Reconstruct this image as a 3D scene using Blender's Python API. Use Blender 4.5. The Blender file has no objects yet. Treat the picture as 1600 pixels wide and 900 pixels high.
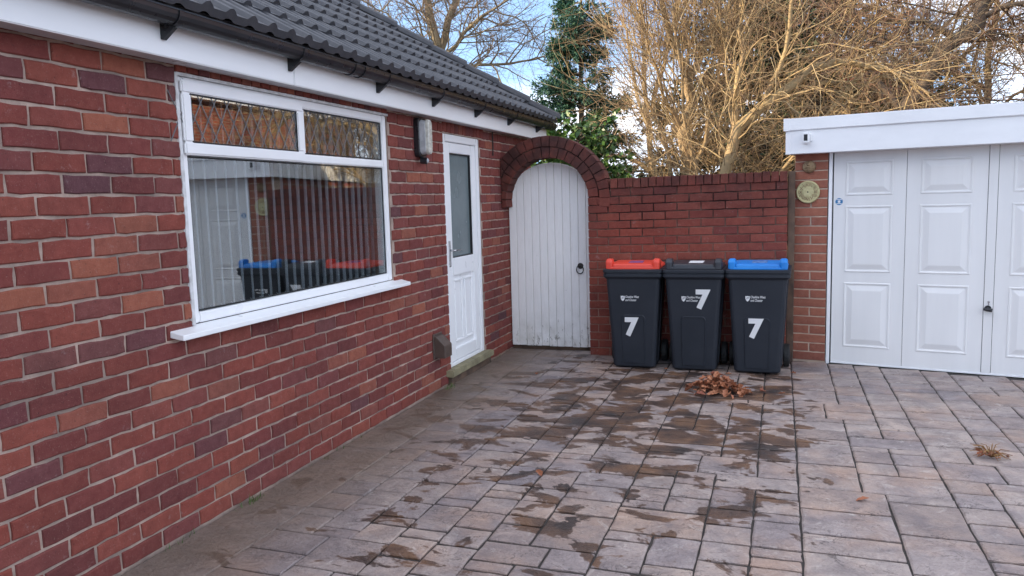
import bpy, bmesh, math, random
import numpy as np
from mathutils import Matrix, Vector

R = math.radians
random.seed(7)
rng = np.random.default_rng(11)
SC = bpy.context.scene
COL = SC.collection

# ------------------------------------------------------------------ camera
CAM = np.array([2.58655582, 0.0, 1.50079598])
RT = np.array([0.94449639, 0.32737629, -0.02741062])
UP = np.array([-0.0112466, 0.11560843, 0.99323119])
FW = np.array([-0.32832924, 0.937795, -0.11287361])
cd = bpy.data.cameras.new('camera')
cam = bpy.data.objects.new('camera', cd)
COL.objects.link(cam)
m = Matrix.Identity(4)
for i in range(3):
    m[i][0], m[i][1], m[i][2], m[i][3] = RT[i], UP[i], -FW[i], CAM[i]
cam.matrix_world = m
cd.sensor_width = 36
cd.lens = 36 * 1202.5 / 1600
cd.clip_start = .05
cd.clip_end = 1500
SC.camera = cam

def project(P):
    d = np.asarray(P, float) - CAM
    w = d @ FW
    return 800 + 1202.5 * (d @ RT) / w, 450 - 1202.5 * (d @ UP) / w, w

# ------------------------------------------------------------------ light
SUN_EL, SUN_AZ = 18.0, 246.0        # azimuth clockwise from +Y
CLOUD = (.42, .70, (7.6, 7.2, 6.9, 1))
OFF = 4.4
w = bpy.data.worlds.new('World')
SC.world = w
w.use_nodes = True
nt = w.node_tree
bg = nt.nodes['Background']
sky = nt.nodes.new('ShaderNodeTexSky')
sky.sky_type = 'NISHITA'
sky.sun_disc = False
sky.sun_elevation = R(SUN_EL)
sky.sun_rotation = R(SUN_AZ)
sky.air_density = 1.0
sky.dust_density = .0
sky.ozone_density = 1.0
# clear air above the haze line: look a little higher into the sky, the same all round
def wn(typ, **kw):
    nd = nt.nodes.new('ShaderNode' + typ)
    for k, v in kw.items():
        if k[0] == '_':
            setattr(nd, k[1:], v)
        else:
            sk = nd.inputs[int(k[1:])] if k[0] == 'i' and k[1:].isdigit() else nd.inputs[k]
            if isinstance(v, bpy.types.NodeSocket):
                nt.links.new(v, sk)
            else:
                sk.default_value = v
    return nd
tc = wn('TexCoord').outputs['Generated']
sx = wn('SeparateXYZ', Vector=tc)
zz = wn('Math', _operation='MULTIPLY_ADD', i0=sx.outputs[2], i1=.75, i2=.32).outputs[0]
nt.links.new(wn('CombineXYZ', X=sx.outputs[0], Y=sx.outputs[1], Z=zz).outputs[0], sky.inputs[0])
# thin broken winter cloud over the whole sky
flat = wn('VectorMath', _operation='MULTIPLY_ADD', i0=tc, i1=(1., 1., 2.6), i2=(OFF, 1.7, .3)).outputs[0]
cn = wn('TexNoise', Vector=flat, Scale=2.1, Detail=6., Roughness=.6, Distortion=.4).outputs[0]
cm = wn('MapRange', Value=cn, i1=CLOUD[0], i2=CLOUD[1], i3=0., i4=.85).outputs[0]
mx = nt.nodes.new('ShaderNodeMix')
mx.data_type = 'RGBA'
nt.links.new(cm, mx.inputs[0])
nt.links.new(sky.outputs[0], mx.inputs[6])
mx.inputs[7].default_value = CLOUD[2]
nt.links.new(mx.outputs[2], bg.inputs[0])
bg.inputs[1].default_value = .15
sl = bpy.data.lights.new('sun', 'SUN')
sl.energy = 2.6
sl.angle = R(.6)
sl.color = (1, .80, .56)
so = bpy.data.objects.new('sun', sl)
COL.objects.link(so)
sd = Vector((math.sin(R(SUN_AZ)) * math.cos(R(SUN_EL)), math.cos(R(SUN_AZ)) * math.cos(R(SUN_EL)), math.sin(R(SUN_EL))))
so.rotation_euler = sd.to_track_quat('Z', 'Y').to_euler()
so.location = (-10, -6, 12)
vs = SC.view_settings
vs.view_transform = 'Standard'
vs.look = 'None'
vs.exposure = 1.92
vs.gamma = 1

# ------------------------------------------------------------------ materials
def lin(r, g, b):
    f = lambda c: (c / 255 / 12.92) if c <= 10 else ((c / 255 + .055) / 1.055) ** 2.4
    return (f(r), f(g), f(b), 1)

class NB:
    def __init__(self, name):
        self.m = bpy.data.materials.new(name)
        self.m.use_nodes = True
        self.t = self.m.node_tree
        self.b = self.t.nodes['Principled BSDF']
        self.out = self.t.nodes['Material Output']
    def n(self, typ, **kw):
        nd = self.t.nodes.new('ShaderNode' + typ)
        for k, v in kw.items():
            if k.startswith('_'):
                setattr(nd, k[1:], v)
            else:
                key = int(k[1:]) if k[0] == 'i' and k[1:].isdigit() else k
                s = nd.inputs[key]
                if isinstance(v, bpy.types.NodeSocket):
                    self.t.links.new(v, s)
                else:
                    s.default_value = v
        return nd
    def link(self, a, b):
        self.t.links.new(a, b)
    def pos(self, sx=1, sy=1, sz=1):
        g = self.n('NewGeometry')
        if (sx, sy, sz) == (1, 1, 1):
            return g.outputs['Position']
        return self.n('VectorMath', _operation='MULTIPLY', i0=g.outputs['Position'], i1=(sx, sy, sz)).outputs[0]
    def noise(self, scale, detail=4, rough=.55, vec=None, dist=0):
        return self.n('TexNoise', Vector=vec or self.pos(), Scale=scale, Detail=detail, Roughness=rough, Distortion=dist).outputs['Fac']
    def ramp(self, fac, stops, interp='LINEAR'):
        r = self.n('ValToRGB', Fac=fac)
        cr = r.color_ramp
        cr.interpolation = interp
        while len(cr.elements) < len(stops):
            cr.elements.new(.5)
        for e, (p, c) in zip(cr.elements, stops):
            e.position = p
            e.color = c if len(c) == 4 else (*c, 1)
        return r.outputs[0]
    def mix(self, f, a, b, mode='MIX'):
        nd = self.t.nodes.new('ShaderNodeMix')
        nd.data_type = 'RGBA'
        nd.blend_type = mode
        for k, v in ((0, f), (6, a), (7, b)):
            if isinstance(v, bpy.types.NodeSocket):
                self.t.links.new(v, nd.inputs[k])
            else:
                nd.inputs[k].default_value = v
        return nd.outputs[2]
    def math(self, op, a, b=0., c=0., clamp=False):
        return self.n('Math', _operation=op, _use_clamp=clamp, i0=a, i1=b, i2=c).outputs[0]
    def mapr(self, v, a, b, c=0., d=1.):
        return self.n('MapRange', Value=v, i1=a, i2=b, i3=c, i4=d).outputs[0]
    def bump(self, h, strength=.3, dist=.01):
        b = self.n('Bump', Height=h, Strength=strength, Distance=dist)
        self.link(b.outputs[0], self.b.inputs['Normal'])
    def set(self, color=None, rough=.6, metal=0, spec=.5):
        for k, v in (('Base Color', color), ('Roughness', rough), ('Metallic', metal), ('Specular IOR Level', spec)):
            if v is None:
                continue
            if isinstance(v, bpy.types.NodeSocket):
                self.link(v, self.b.inputs[k])
            else:
                self.b.inputs[k].default_value = v
        return self.m

def pm(name, c1, c2=None, scale=6, rough=.6, bump=0, bscale=60, metal=0, spec=.5, lo=.35, hi=.65, stretch=(1, 1, 1)):
    b = NB(name)
    c2 = c2 or tuple(x * .85 for x in c1[:3]) + (1,)
    f = b.mapr(b.noise(scale, 5, .6, b.pos(*stretch)), lo, hi)
    col = b.mix(f, c1, c2)
    if bump:
        b.bump(b.noise(bscale, 4, .6, b.pos(*stretch)), bump, .004)
    rr = b.mapr(b.noise(scale * 2.3, 3), .3, .7, max(0, rough - .08), min(1, rough + .08))
    return b.set(col, rr, metal, spec)

def rnd(b):
    o = b.n('ObjectInfo').outputs['Random']
    g = b.n('NewGeometry').outputs['Random Per Island']
    return b.math('FRACT', b.math('ADD', o, g))

def brick_mat(name, stops, grime=.25, grime_col=(.035, .02, .018, 1), topgrime=None, BOOST=(1.24, 1.42, 1.38, 1)):
    b = NB(name)
    base = b.mix(1, b.ramp(rnd(b), stops), BOOST, 'MULTIPLY')
    n1 = b.noise(22, 6, .65)
    base = b.mix(b.mapr(n1, .35, .7, 0, .55), base, b.mix(1, base, (.62, .55, .6, 1), 'MULTIPLY'))
    n2 = b.noise(3.1, 4, .6)
    base = b.mix(b.mapr(n2, .45, .75, 0, grime), base, grime_col)
    spk = b.noise(140, 2, .5)
    base = b.mix(b.mapr(spk, .62, .74, 0, .35), base, (.33, .22, .18, 1))
    sp2 = b.noise(75, 3, .6)
    base = b.mix(b.mapr(sp2, .36, .27, 0, .55), base, (.02, .014, .015, 1))
    wh = b.noise(13, 6, .8)
    base = b.mix(b.mapr(wh, .60, .76, 0, .42), base, (.45, .38, .36, 1))
    if topgrime:
        z = b.n('SeparateXYZ', Vector=b.pos()).outputs[2]
        f = b.math('MULTIPLY', b.mapr(z, topgrime[0], topgrime[1], 0, 1), b.mapr(b.noise(6, 4), .25, .6, .35, 1))
        base = b.mix(b.math('MULTIPLY', f, topgrime[2]), base, (.022, .016, .016, 1))
    h = b.math('ADD', b.math('MULTIPLY', b.noise(55, 5, .7), .7), b.math('MULTIPLY', b.noise(220, 3, .6), .3))
    b.bump(h, .55, .006)
    return b.set(base, b.mapr(n1, .3, .7, .72, .92), 0, .3)

M = {}
M['brick'] = brick_mat('house brick', [
    (0, lin(98, 48, 47)), (.18, lin(116, 55, 48)), (.36, lin(126, 60, 51)), (.52, lin(110, 52, 50)),
    (.66, lin(131, 65, 54)), (.77, lin(101, 52, 54)), (.87, lin(142, 78, 61)), (.93, lin(88, 52, 57)), (1, lin(124, 60, 53))], .25)
M['brick_garden'] = brick_mat('garden wall brick', [
    (0, lin(122, 52, 44)), (.3, lin(138, 62, 50)), (.6, lin(128, 57, 48)), (.85, lin(145, 68, 55)), (1, lin(112, 48, 44))], .3,
    (.05, .022, .018, 1), (1.15, 1.75, .8), (1.02, 1.28, 1.26, 1))
M['brick_pier'] = brick_mat('garage brick', [(0, lin(138, 80, 66)), (.5, lin(150, 89, 72)), (1, lin(130, 74, 63))], .12)

def mortar(name, c1, c2):
    b = NB(name)
    n = b.noise(5, 5, .7)
    col = b.mix(b.mapr(n, .35, .65), c1, c2)
    d = b.noise(1.7, 4, .7)
    col = b.mix(b.mapr(d, .5, .7, 0, .6), col, (.09, .08, .075, 1))
    b.bump(b.noise(160, 4, .7), .7, .006)
    return b.set(col, .95, 0, .2)
M['mortar'] = mortar('mortar', lin(196, 172, 158), lin(150, 132, 122))
def garden_mortar():
    b = NB('garden mortar')
    z = b.n('SeparateXYZ', Vector=b.pos()).outputs[2]
    f = b.math('ADD', b.mapr(z, .7, 1.45), b.mapr(b.noise(3, 5, .7), .3, .7, -.6, .5), clamp=True)
    col = b.mix(f, lin(150, 122, 108), lin(46, 34, 32))
    b.bump(b.noise(160, 4, .7), .7, .006)
    return b.set(col, .95, 0, .2)
M['mortar_garden'] = garden_mortar()
M['mortar_pier'] = mortar('garage mortar', lin(206, 184, 164), lin(180, 158, 142))
M['upvc'] = pm('white plastic', (.90, .90, .91, 1), (.85, .85, .86, 1), 2.5, .35, 0)
M['fascia'] = pm('fascia plastic', (.88, .88, .89, 1), (.80, .80, .81, 1), 1.7, .38, 0, stretch=(1, .4, 2))
M['garage_white'] = pm('garage white paint', (.80, .79, .78, 1), (.75, .74, .73, 1), 1.3, .5, .06, 500, stretch=(4, 4, .3))
M['black_plastic'] = pm('black plastic', (.012, .013, .016, 1), (.022, .022, .026, 1), 6, .32)
M['black_rough'] = pm('black rubber', (.012, .012, .013, 1), (.03, .028, .026, 1), 14, .7)
M['bin'] = pm('bin plastic', (.013, .017, .025, 1), (.019, .023, .032, 1), 3, .55, .12, 260, spec=.4)
M['lid_red'] = pm('red lid plastic', lin(228, 74, 54), lin(214, 64, 48), 4, .42)
M['lid_blue'] = pm('blue lid plastic', lin(20, 130, 212), lin(16, 114, 196), 4, .42)
M['lid_dark'] = pm('dark lid plastic', (.022, .025, .032, 1), (.034, .036, .044, 1), 4, .42)
M['white_print'] = pm('white vinyl', (.80, .80, .80, 1), None, 3, .5)
M['violet_print'] = pm('lid print', lin(150, 90, 140), lin(120, 70, 120), 30, .5)
M['navy_print'] = pm('lid dark print', lin(30, 60, 130), lin(120, 160, 210), 40, .5)
M['lead'] = pm('lead strip', (.10, .10, .105, 1), (.17, .17, .175, 1), 20, .55)
def blind_mat():
    b = NB('blind fabric')
    b.set((.80, .82, .85, 1), .85)
    tl = b.n('BsdfTranslucent', Color=(.8, .82, .86, 1))
    b.link(b.n('MixShader', i0=.45, i1=b.b.outputs[0], i2=tl.outputs[0]).outputs[0], b.out.inputs[0])
    return b.m
M['blind'] = blind_mat()
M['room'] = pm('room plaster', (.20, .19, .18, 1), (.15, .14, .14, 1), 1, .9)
M['rubber_gasket'] = pm('gasket', (.015, .015, .017, 1), None, 5, .5)
M['roof'] = pm('concrete roof tile', (.040, .042, .050, 1), (.062, .062, .070, 1), 7, .62, .25, 180)
M['vent'] = pm('brown vent plastic', (.10, .068, .054, 1), (.075, .052, .042, 1), 12, .5)
M['soffit'] = pm('soffit plastic', (.66, .67, .69, 1), (.56, .56, .58, 1), 2.2, .45)
M['step'] = pm('mossy sill', lin(150, 142, 112), lin(120, 112, 88), 9, .85, .3, 90)
M['stone'] = pm('cast stone', lin(205, 196, 150), lin(178, 168, 124), 24, .85, .4, 120)
M['stone2'] = pm('weathered stone', lin(165, 140, 108), lin(120, 98, 74), 30, .9, .4, 100)
M['cement'] = pm('cement strip', lin(110, 88, 72), lin(72, 58, 50), 7, .9, .4, 60)
M['metal'] = pm('chrome', (.55, .55, .56, 1), None, 5, .25, 0, metal=1)
M['iron'] = pm('black iron', (.01, .01, .011, 1), (.03, .024, .02, 1), 30, .5)
M['sticker_blue'] = pm('sticker blue', lin(40, 120, 175), None, 5, .4)
M['sealant'] = pm('sealant', (.72, .72, .73, 1), (.5, .49, .48, 1), 20, .6)
M['soil'] = pm('soil', (.06, .045, .03, 1), (.10, .085, .045, 1), 1.2, .95, .5, 12)
M['dark_inside'] = pm('dark void', (.02, .02, .02, 1), None, 2, .9)
M['lens'] = pm('lamp lens', (.62, .60, .53, 1), (.42, .40, .36, 1), 30, .25)
M['diffuser'] = pm('lamp diffuser', (.5, .51, .53, 1), (.35, .36, .38, 1), 20, .2)

def gate_mat():
    b = NB('flaking white paint')
    v = b.pos(9, 9, 1.1)
    n = b.noise(6, 6, .7, v)
    z = b.n('SeparateXYZ', Vector=b.pos()).outputs[2]
    low = b.mapr(z, .0, .45, 1, 0)
    col = b.mix(b.mapr(n, .35, .7, 0, .65), (.93, .92, .91, 1), (.82, .81, .79, 1))
    g = b.noise(11, 6, .75, b.pos(3, 3, 1))
    thr = b.math('SUBTRACT', g, b.math('MULTIPLY', low, -.13))
    col = b.mix(b.mapr(thr, .66, .72, 0, .8), col, (.14, .12, .09, 1))
    col = b.mix(b.math('MULTIPLY', low, b.mapr(b.noise(7, 4), .3, .7, 0, .6)), col, (.33, .30, .22, 1))
    fl = b.noise(26, 5, .7, b.pos(2.2, 2.2, .45))
    col = b.mix(b.mapr(fl, .70, .75, 0, .85), col, (.10, .085, .07, 1))
    b.bump(n, .3, .003)
    return b.set(col, .6, 0, .4)
M['gate'] = gate_mat()

def glass_mat(name, base, k, tint=(.9, .93, .93, 1), rough=0.):
    b = NB(name)
    fr = b.math('POWER', b.n('LayerWeight', Blend=.5).outputs['Facing'], 3.)
    f = b.math('ADD', b.math('MULTIPLY', fr, k), base, clamp=True)
    tr = b.n('BsdfTransparent', Color=tint)
    gl = b.n('BsdfGlossy', Color=(.95, .96, .95, 1), Roughness=rough)
    mx = b.n('MixShader', i0=f, i1=tr.outputs[0], i2=gl.outputs[0])
    b.link(mx.outputs[0], b.out.inputs[0])
    return b.m
M['glass'] = glass_mat('window glass', .20, .35)
M['frosted'] = pm('frosted glass', lin(118, 130, 132), lin(100, 112, 114), 1.5, .22, .25, 160)

def slab_mat():
    b = NB('stamped concrete')
    r1 = rnd(b)
    base = b.ramp(r1, [(0, lin(164, 146, 138)), (.2, lin(188, 172, 164)), (.4, lin(170, 156, 154)), (.6, lin(196, 176, 164)),
                       (.8, lin(158, 147, 148)), (1, lin(184, 160, 146))])
    n1 = b.noise(4.5, 6, .65, dist=.6)
    base = b.mix(b.mapr(n1, .38, .66, 0, .75), base, lin(122, 112, 114))
    n3 = b.noise(2.2, 4, .6)
    base = b.mix(b.mapr(n3, .48, .7, 0, .55), base, lin(196, 160, 136))
    wv = b.noise(7, 6, .7, dist=1.4)
    base = b.mix(b.mapr(wv, .58, .72, 0, .55), base, lin(224, 214, 206))
    rid = b.math('ABSOLUTE', b.math('SUBTRACT', b.noise(5.2, 5, .6, b.pos(1, 1.7, 1), dist=1.1), .5))
    rmask = b.mapr(b.noise(3.3, 3), .46, .6)
    base = b.mix(b.math('MULTIPLY', b.mapr(rid, .016, .002, 0, .75), rmask), base, lin(88, 78, 76))
    base = b.mix(b.mapr(b.noise(15, 5, .75), .55, .75, 0, .6), base, lin(120, 108, 106))
    # moisture and leaf-mould stains
    xyz = b.n('SeparateXYZ', Vector=b.pos())
    dx = b.math('MULTIPLY', b.math('SUBTRACT', xyz.outputs[0], 1.75), .85)
    dy = b.math('MULTIPLY', b.math('SUBTRACT', xyz.outputs[1], 5.35), .72)
    d = b.math('SQRT', b.math('ADD', b.math('MULTIPLY', dx, dx), b.math('MULTIPLY', dy, dy)))
    right = b.mapr(xyz.outputs[0], 2.66, 3.0, 0, .16)
    thr = b.math('ADD', b.mapr(d, .25, 2.6, .455, .645), right)
    st = b.noise(3.6, 5, .6, b.pos(.85, 1.25, 1), dist=.5)
    wet = b.mapr(b.math('SUBTRACT', st, thr), -.005, .02)
    wetcol = b.ramp(b.noise(5, 3, .5), [(.32, lin(46, 36, 34)), (.5, lin(92, 66, 50)), (.66, lin(122, 88, 62))])
    base = b.mix(b.math('MULTIPLY', wet, .93), base, wetcol)
    # browner strip beside the house wall
    hb = b.math('MULTIPLY', b.mapr(xyz.outputs[0], .75, .25, 0, .85), b.mapr(b.noise(3, 4), .2, .6, .55, 1))
    base = b.mix(hb, base, lin(122, 106, 92))
    gr = b.noise(90, 4, .7)
    base = b.mix(b.mapr(gr, .3, .7, 0, .35), base, b.mix(1, base, (.6, .58, .58, 1), 'MULTIPLY'))
    # chiselled relief
    c1 = b.n('TexVoronoi', _feature='SMOOTH_F1', Vector=b.n('VectorMath', _operation='ADD', i0=b.pos(1, 1.4, 1),
             i1=b.n('TexNoise', Vector=b.pos(), Scale=5., Detail=3.).outputs['Color']).outputs[0], Scale=5.5, i3=.15).outputs['Distance'] if False else b.noise(6, 7, .62, b.pos(1, 1.5, 1), dist=1.2)
    led = b.n('Math', _operation='SNAP', i0=c1, i1=.06).outputs[0]
    h = b.math('ADD', b.math('MULTIPLY', led, 1.2), b.math('MULTIPLY', b.noise(30, 5, .7), .25))
    b.bump(h, 1., .06)
    rough = b.math('SUBTRACT', b.mapr(n1, .3, .7, .42, .62), b.math('MULTIPLY', wet, .14))
    return b.set(base, rough, 0, .45)
M['slab'] = slab_mat()
M['groove'] = pm('driveway groove', (.030, .026, .024, 1), (.06, .05, .045, 1), 9, .95, .4, 80)

def leafy(name, stops, rough=.6, trans=0):
    b = NB(name)
    col = b.ramp(rnd(b), stops)
    b.set(col, rough, 0, .3)
    return b.m
M['dead_leaf'] = leafy('dead leaf', [(0, lin(112, 68, 48)), (.4, lin(156, 98, 70)), (.75, lin(186, 130, 98)), (1, lin(132, 76, 58))])
M['dry_stem'] = leafy('dry stem', [(0, lin(150, 116, 70)), (.5, lin(120, 84, 58)), (1, lin(176, 144, 92))])
M['grass'] = leafy('grass', [(0, (.05, .11, .02, 1)), (1, (.12, .17, .05, 1))])
M['needle'] = leafy('conifer needles', [(0, (.022, .075, .06, 1)), (.5, (.04, .12, .08, 1)), (1, (.10, .17, .08, 1))])
M['needle_dark'] = leafy('dark conifer needles', [(0, (.014, .03, .014, 1)), (.6, (.03, .05, .02, 1)), (1, (.06, .07, .03, 1))])
M['ever_leaf'] = leafy('evergreen leaf', [(0, (.03, .08, .02, 1)), (.6, (.06, .12, .03, 1)), (1, (.13, .18, .05, 1))], .35)
def bark(name, c1, c2):
    return pm(name, c1, c2, 9, .85, .5, 40, lo=.3, hi=.7, stretch=(1, 1, .4))
M['bark_tan'] = bark('tan bark', (.36, .26, .14, 1), (.24, .17, .09, 1))
M['bark_lit'] = bark('ochre bark', (.42, .31, .15, 1), (.26, .18, .10, 1))
M['bark_grey'] = bark('grey bark', (.28, .22, .13, 1), (.15, .12, .08, 1))
M['bark_dark'] = bark('dark bark', (.13, .095, .065, 1), (.08, .06, .045, 1))
M['twig_tan'] = leafy('tan twigs', [(0, (.11, .075, .05, 1)), (.35, (.22, .145, .085, 1)), (.7, (.34, .235, .125, 1)), (1, (.58, .46, .26, 1))], .8)
M['twig_red'] = leafy('red brown twigs', [(0, (.13, .075, .055, 1)), (.5, (.20, .12, .085, 1)), (1, (.36, .22, .13, 1))], .8)
M['twig_grey'] = leafy('grey twigs', [(0, (.17, .12, .085, 1)), (.5, (.13, .09, .07, 1)), (1, (.26, .19, .12, 1))], .8)

def far_brick():
    b = NB('far brickwork')
    v = b.n('VectorMath', _operation='ADD', i0=b.pos(), i1=(0, 0, 0)).outputs[0]
    x = b.n('SeparateXYZ', Vector=v)
    cv = b.n('CombineXYZ', X=b.math('ADD', x.outputs[0], x.outputs[1]), Y=x.outputs[2], Z=0.).outputs[0]
    t = b.n('TexBrick', Vector=cv, Color1=lin(120, 62, 50), Color2=lin(150, 82, 62), Mortar=lin(140, 122, 110), Scale=1.)
    t.inputs['Brick Width'].default_value = .23
    t.inputs['Row Height'].default_value = .08
    t.inputs['Mortar Size'].default_value = .01
    b.bump(b.math('SUBTRACT', 1., t.outputs['Fac']), .4, .01)
    return b.set(t.outputs['Color'], .9, 0, .2)
M['far_brick'] = far_brick()

# ------------------------------------------------------------------ mesh helpers
def link(o, parent=None):
    COL.objects.link(o)
    if parent is not None:
        o.parent = parent
    return o

def tag(o, label=None, cat=None, group=None, kind=None):
    for k, v in (('label', label), ('category', cat), ('group', group), ('kind', kind)):
        if v:
            o[k] = v
    return o

def thing(name, label, cat, loc=(0, 0, 0), rz=0, group=None):
    o = bpy.data.objects.new(name, None)
    o.empty_display_size = .1
    o.location = loc
    o.rotation_euler = (0, 0, rz)
    link(o)
    return tag(o, label, cat, group)

def np_mesh(name, V, F, mat, smooth=False):
    """V (n,3); F (m,k) all same size k"""
    V = np.asarray(V, np.float32)
    F = np.asarray(F, np.int32)
    me = bpy.data.meshes.new(name)
    me.vertices.add(len(V))
    me.vertices.foreach_set('co', V.ravel())
    k = F.shape[1]
    me.loops.add(F.size)
    me.loops.foreach_set('vertex_index', F.ravel())
    me.polygons.add(len(F))
    me.polygons.foreach_set('loop_start', np.arange(0, F.size, k, dtype=np.int32))
    me.polygons.foreach_set('loop_total', np.full(len(F), k, np.int32))
    if smooth:
        me.polygons.foreach_set('use_smooth', np.ones(len(F), bool))
    me.update(calc_edges=True)
    me.materials.append(M[mat] if isinstance(mat, str) else mat)
    return me

class MB:
    def __init__(self):
        self.v, self.f = [], []
    def add(self, vs, fs):
        o = len(self.v)
        self.v += [tuple(p) for p in vs]
        self.f += [tuple(i + o for i in f) for f in fs]
        return self
    def box(self, x0, x1, y0, y1, z0, z1):
        return self.add([(x0, y0, z0), (x1, y0, z0), (x1, y1, z0), (x0, y1, z0), (x0, y0, z1), (x1, y0, z1), (x1, y1, z1), (x0, y1, z1)],
                        [(0, 3, 2, 1), (4, 5, 6, 7), (0, 1, 5, 4), (1, 2, 6, 5), (2, 3, 7, 6), (3, 0, 4, 7)])
    def prism(self, poly, axis, a, b):
        """poly list of 2-D points (ccw), extruded on axis from a to b"""
        n = len(poly)
        def mk(p, t):
            return {'x': (t, p[0], p[1]), 'y': (p[0], t, p[1]), 'z': (p[0], p[1], t)}[axis]
        vs = [mk(p, a) for p in poly] + [mk(p, b) for p in poly]
        fs = [tuple(range(n))[::-1], tuple(range(n, 2 * n))] + [(i, (i + 1) % n, n + (i + 1) % n, n + i) for i in range(n)]
        return self.add(vs, fs)
    def strip(self, path, axis, a, b):
        """open polyline of 2-D points extruded"""
        n = len(path)
        def mk(p, t):
            return {'x': (t, p[0], p[1]), 'y': (p[0], t, p[1]), 'z': (p[0], p[1], t)}[axis]
        return self.add([mk(p, a) for p in path] + [mk(p, b) for p in path], [(i, i + 1, n + i + 1, n + i) for i in range(n - 1)])
    def loft(self, secs, cap0=True, cap1=True):
        n = len(secs[0])
        vs = [p for s in secs for p in s]
        fs = [(k * n + i, k * n + (i + 1) % n, (k + 1) * n + (i + 1) % n, (k + 1) * n + i) for k in range(len(secs) - 1) for i in range(n)]
        if cap0:
            fs.append(tuple(range(n))[::-1])
        if cap1:
            fs.append(tuple(range((len(secs) - 1) * n, len(secs) * n)))
        return self.add(vs, fs)
    def tube(self, pts, r, n=8, closed=False):
        pts = [Vector(p) for p in pts]
        secs = []
        for i, p in enumerate(pts):
            if closed:
                t = pts[(i + 1) % len(pts)] - pts[i - 1]
            else:
                t = pts[min(i + 1, len(pts) - 1)] - pts[max(i - 1, 0)]
            t.normalize()
            ref = Vector((0, 0, 1)) if abs(t.z) < .9 else Vector((1, 0, 0))
            a = t.cross(ref).normalized()
            c = t.cross(a)
            rr = r[i] if isinstance(r, (list, tuple)) else r
            secs.append([p + (a * math.cos(2 * math.pi * k / n) + c * math.sin(2 * math.pi * k / n)) * rr for k in range(n)])
        if closed:
            secs.append(secs[0])
        return self.loft(secs, not closed, not closed)
    def mesh(self, name, mat, bevel=0, smooth=False, seg=1):
        me = bpy.data.meshes.new(name)
        me.from_pydata(self.v, [], self.f)
        bm = bmesh.new()
        bm.from_mesh(me)
        bmesh.ops.recalc_face_normals(bm, faces=bm.faces)
        if bevel:
            es = [e for e in bm.edges if len(e.link_faces) == 2 and e.calc_face_angle(0) > .5]
            bmesh.ops.bevel(bm, geom=es, offset=bevel, segments=seg, affect='EDGES', clamp_overlap=True)
        bm.to_mesh(me)
        bm.free()
        if smooth:
            me.polygons.foreach_set('use_smooth', np.ones(len(me.polygons), bool))
        me.materials.append(M[mat])
        return me
    def obj(self, name, mat, parent=None, bevel=0, smooth=False, seg=1, kind=None):
        o = link(bpy.data.objects.new(name, self.mesh(name, mat, bevel, smooth, seg)), parent)
        if kind:
            o['kind'] = kind
        return o

def place(name, me, loc, rot=(0, 0, 0), scale=(1, 1, 1), parent=None):
    o = bpy.data.objects.new(name, me)
    o.location = loc
    o.rotation_euler = rot
    o.scale = scale
    return link(o, parent)

def text_mesh(s, mat, w=None, h=None, bold=0, shear=0, depth=.0006, cx=True):
    cu = bpy.data.curves.new('lettering', 'FONT')
    cu.body = s
    cu.align_x = 'LEFT'
    cu.offset = bold
    cu.shear = shear
    cu.extrude = depth
    cu.resolution_u = 3
    o = bpy.data.objects.new('lettering', cu)
    COL.objects.link(o)
    bpy.context.view_layer.update()
    me = bpy.data.meshes.new_from_object(o.evaluated_get(bpy.context.evaluated_depsgraph_get()))
    bpy.data.objects.remove(o)
    n = len(me.vertices)
    c = np.zeros(n * 3, np.float32)
    me.vertices.foreach_get('co', c)
    c = c.reshape(-1, 3)
    lo, hi = c.min(0), c.max(0)
    c[:, 0] -= (lo[0] + hi[0]) / 2 if cx else lo[0]
    c[:, 1] -= (lo[1] + hi[1]) / 2
    sx = sy = 1
    if h:
        sy = h / (hi[1] - lo[1]); sx = sy
    if w:
        sx = w / (hi[0] - lo[0])
        if not h:
            sy = sx
    c[:, 0] *= sx
    c[:, 1] *= sy
    c[:, 2] = np.where(c[:, 2] > 0, depth, 0)
    me.vertices.foreach_set('co', c.ravel())
    me.update()
    me.materials.clear()
    me.materials.append(M[mat])
    return me

# ------------------------------------------------------------------ ground and driveway
g = MB()
g.add([(-300, -300, -.03), (300, -300, -.03), (300, 300, -.03), (-300, 300, -.03)], [(0, 1, 2, 3)])
tag(g.obj('ground', 'soil'), kind='structure')
g = MB()
g.add([(-.0, -9, -.011), (12, -9, -.011), (12, 7.9, -.011), (-.0, 7.9, -.011)], [(0, 1, 2, 3)])
drive = tag(g.obj('driveway', 'groove'), kind='structure')

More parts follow.
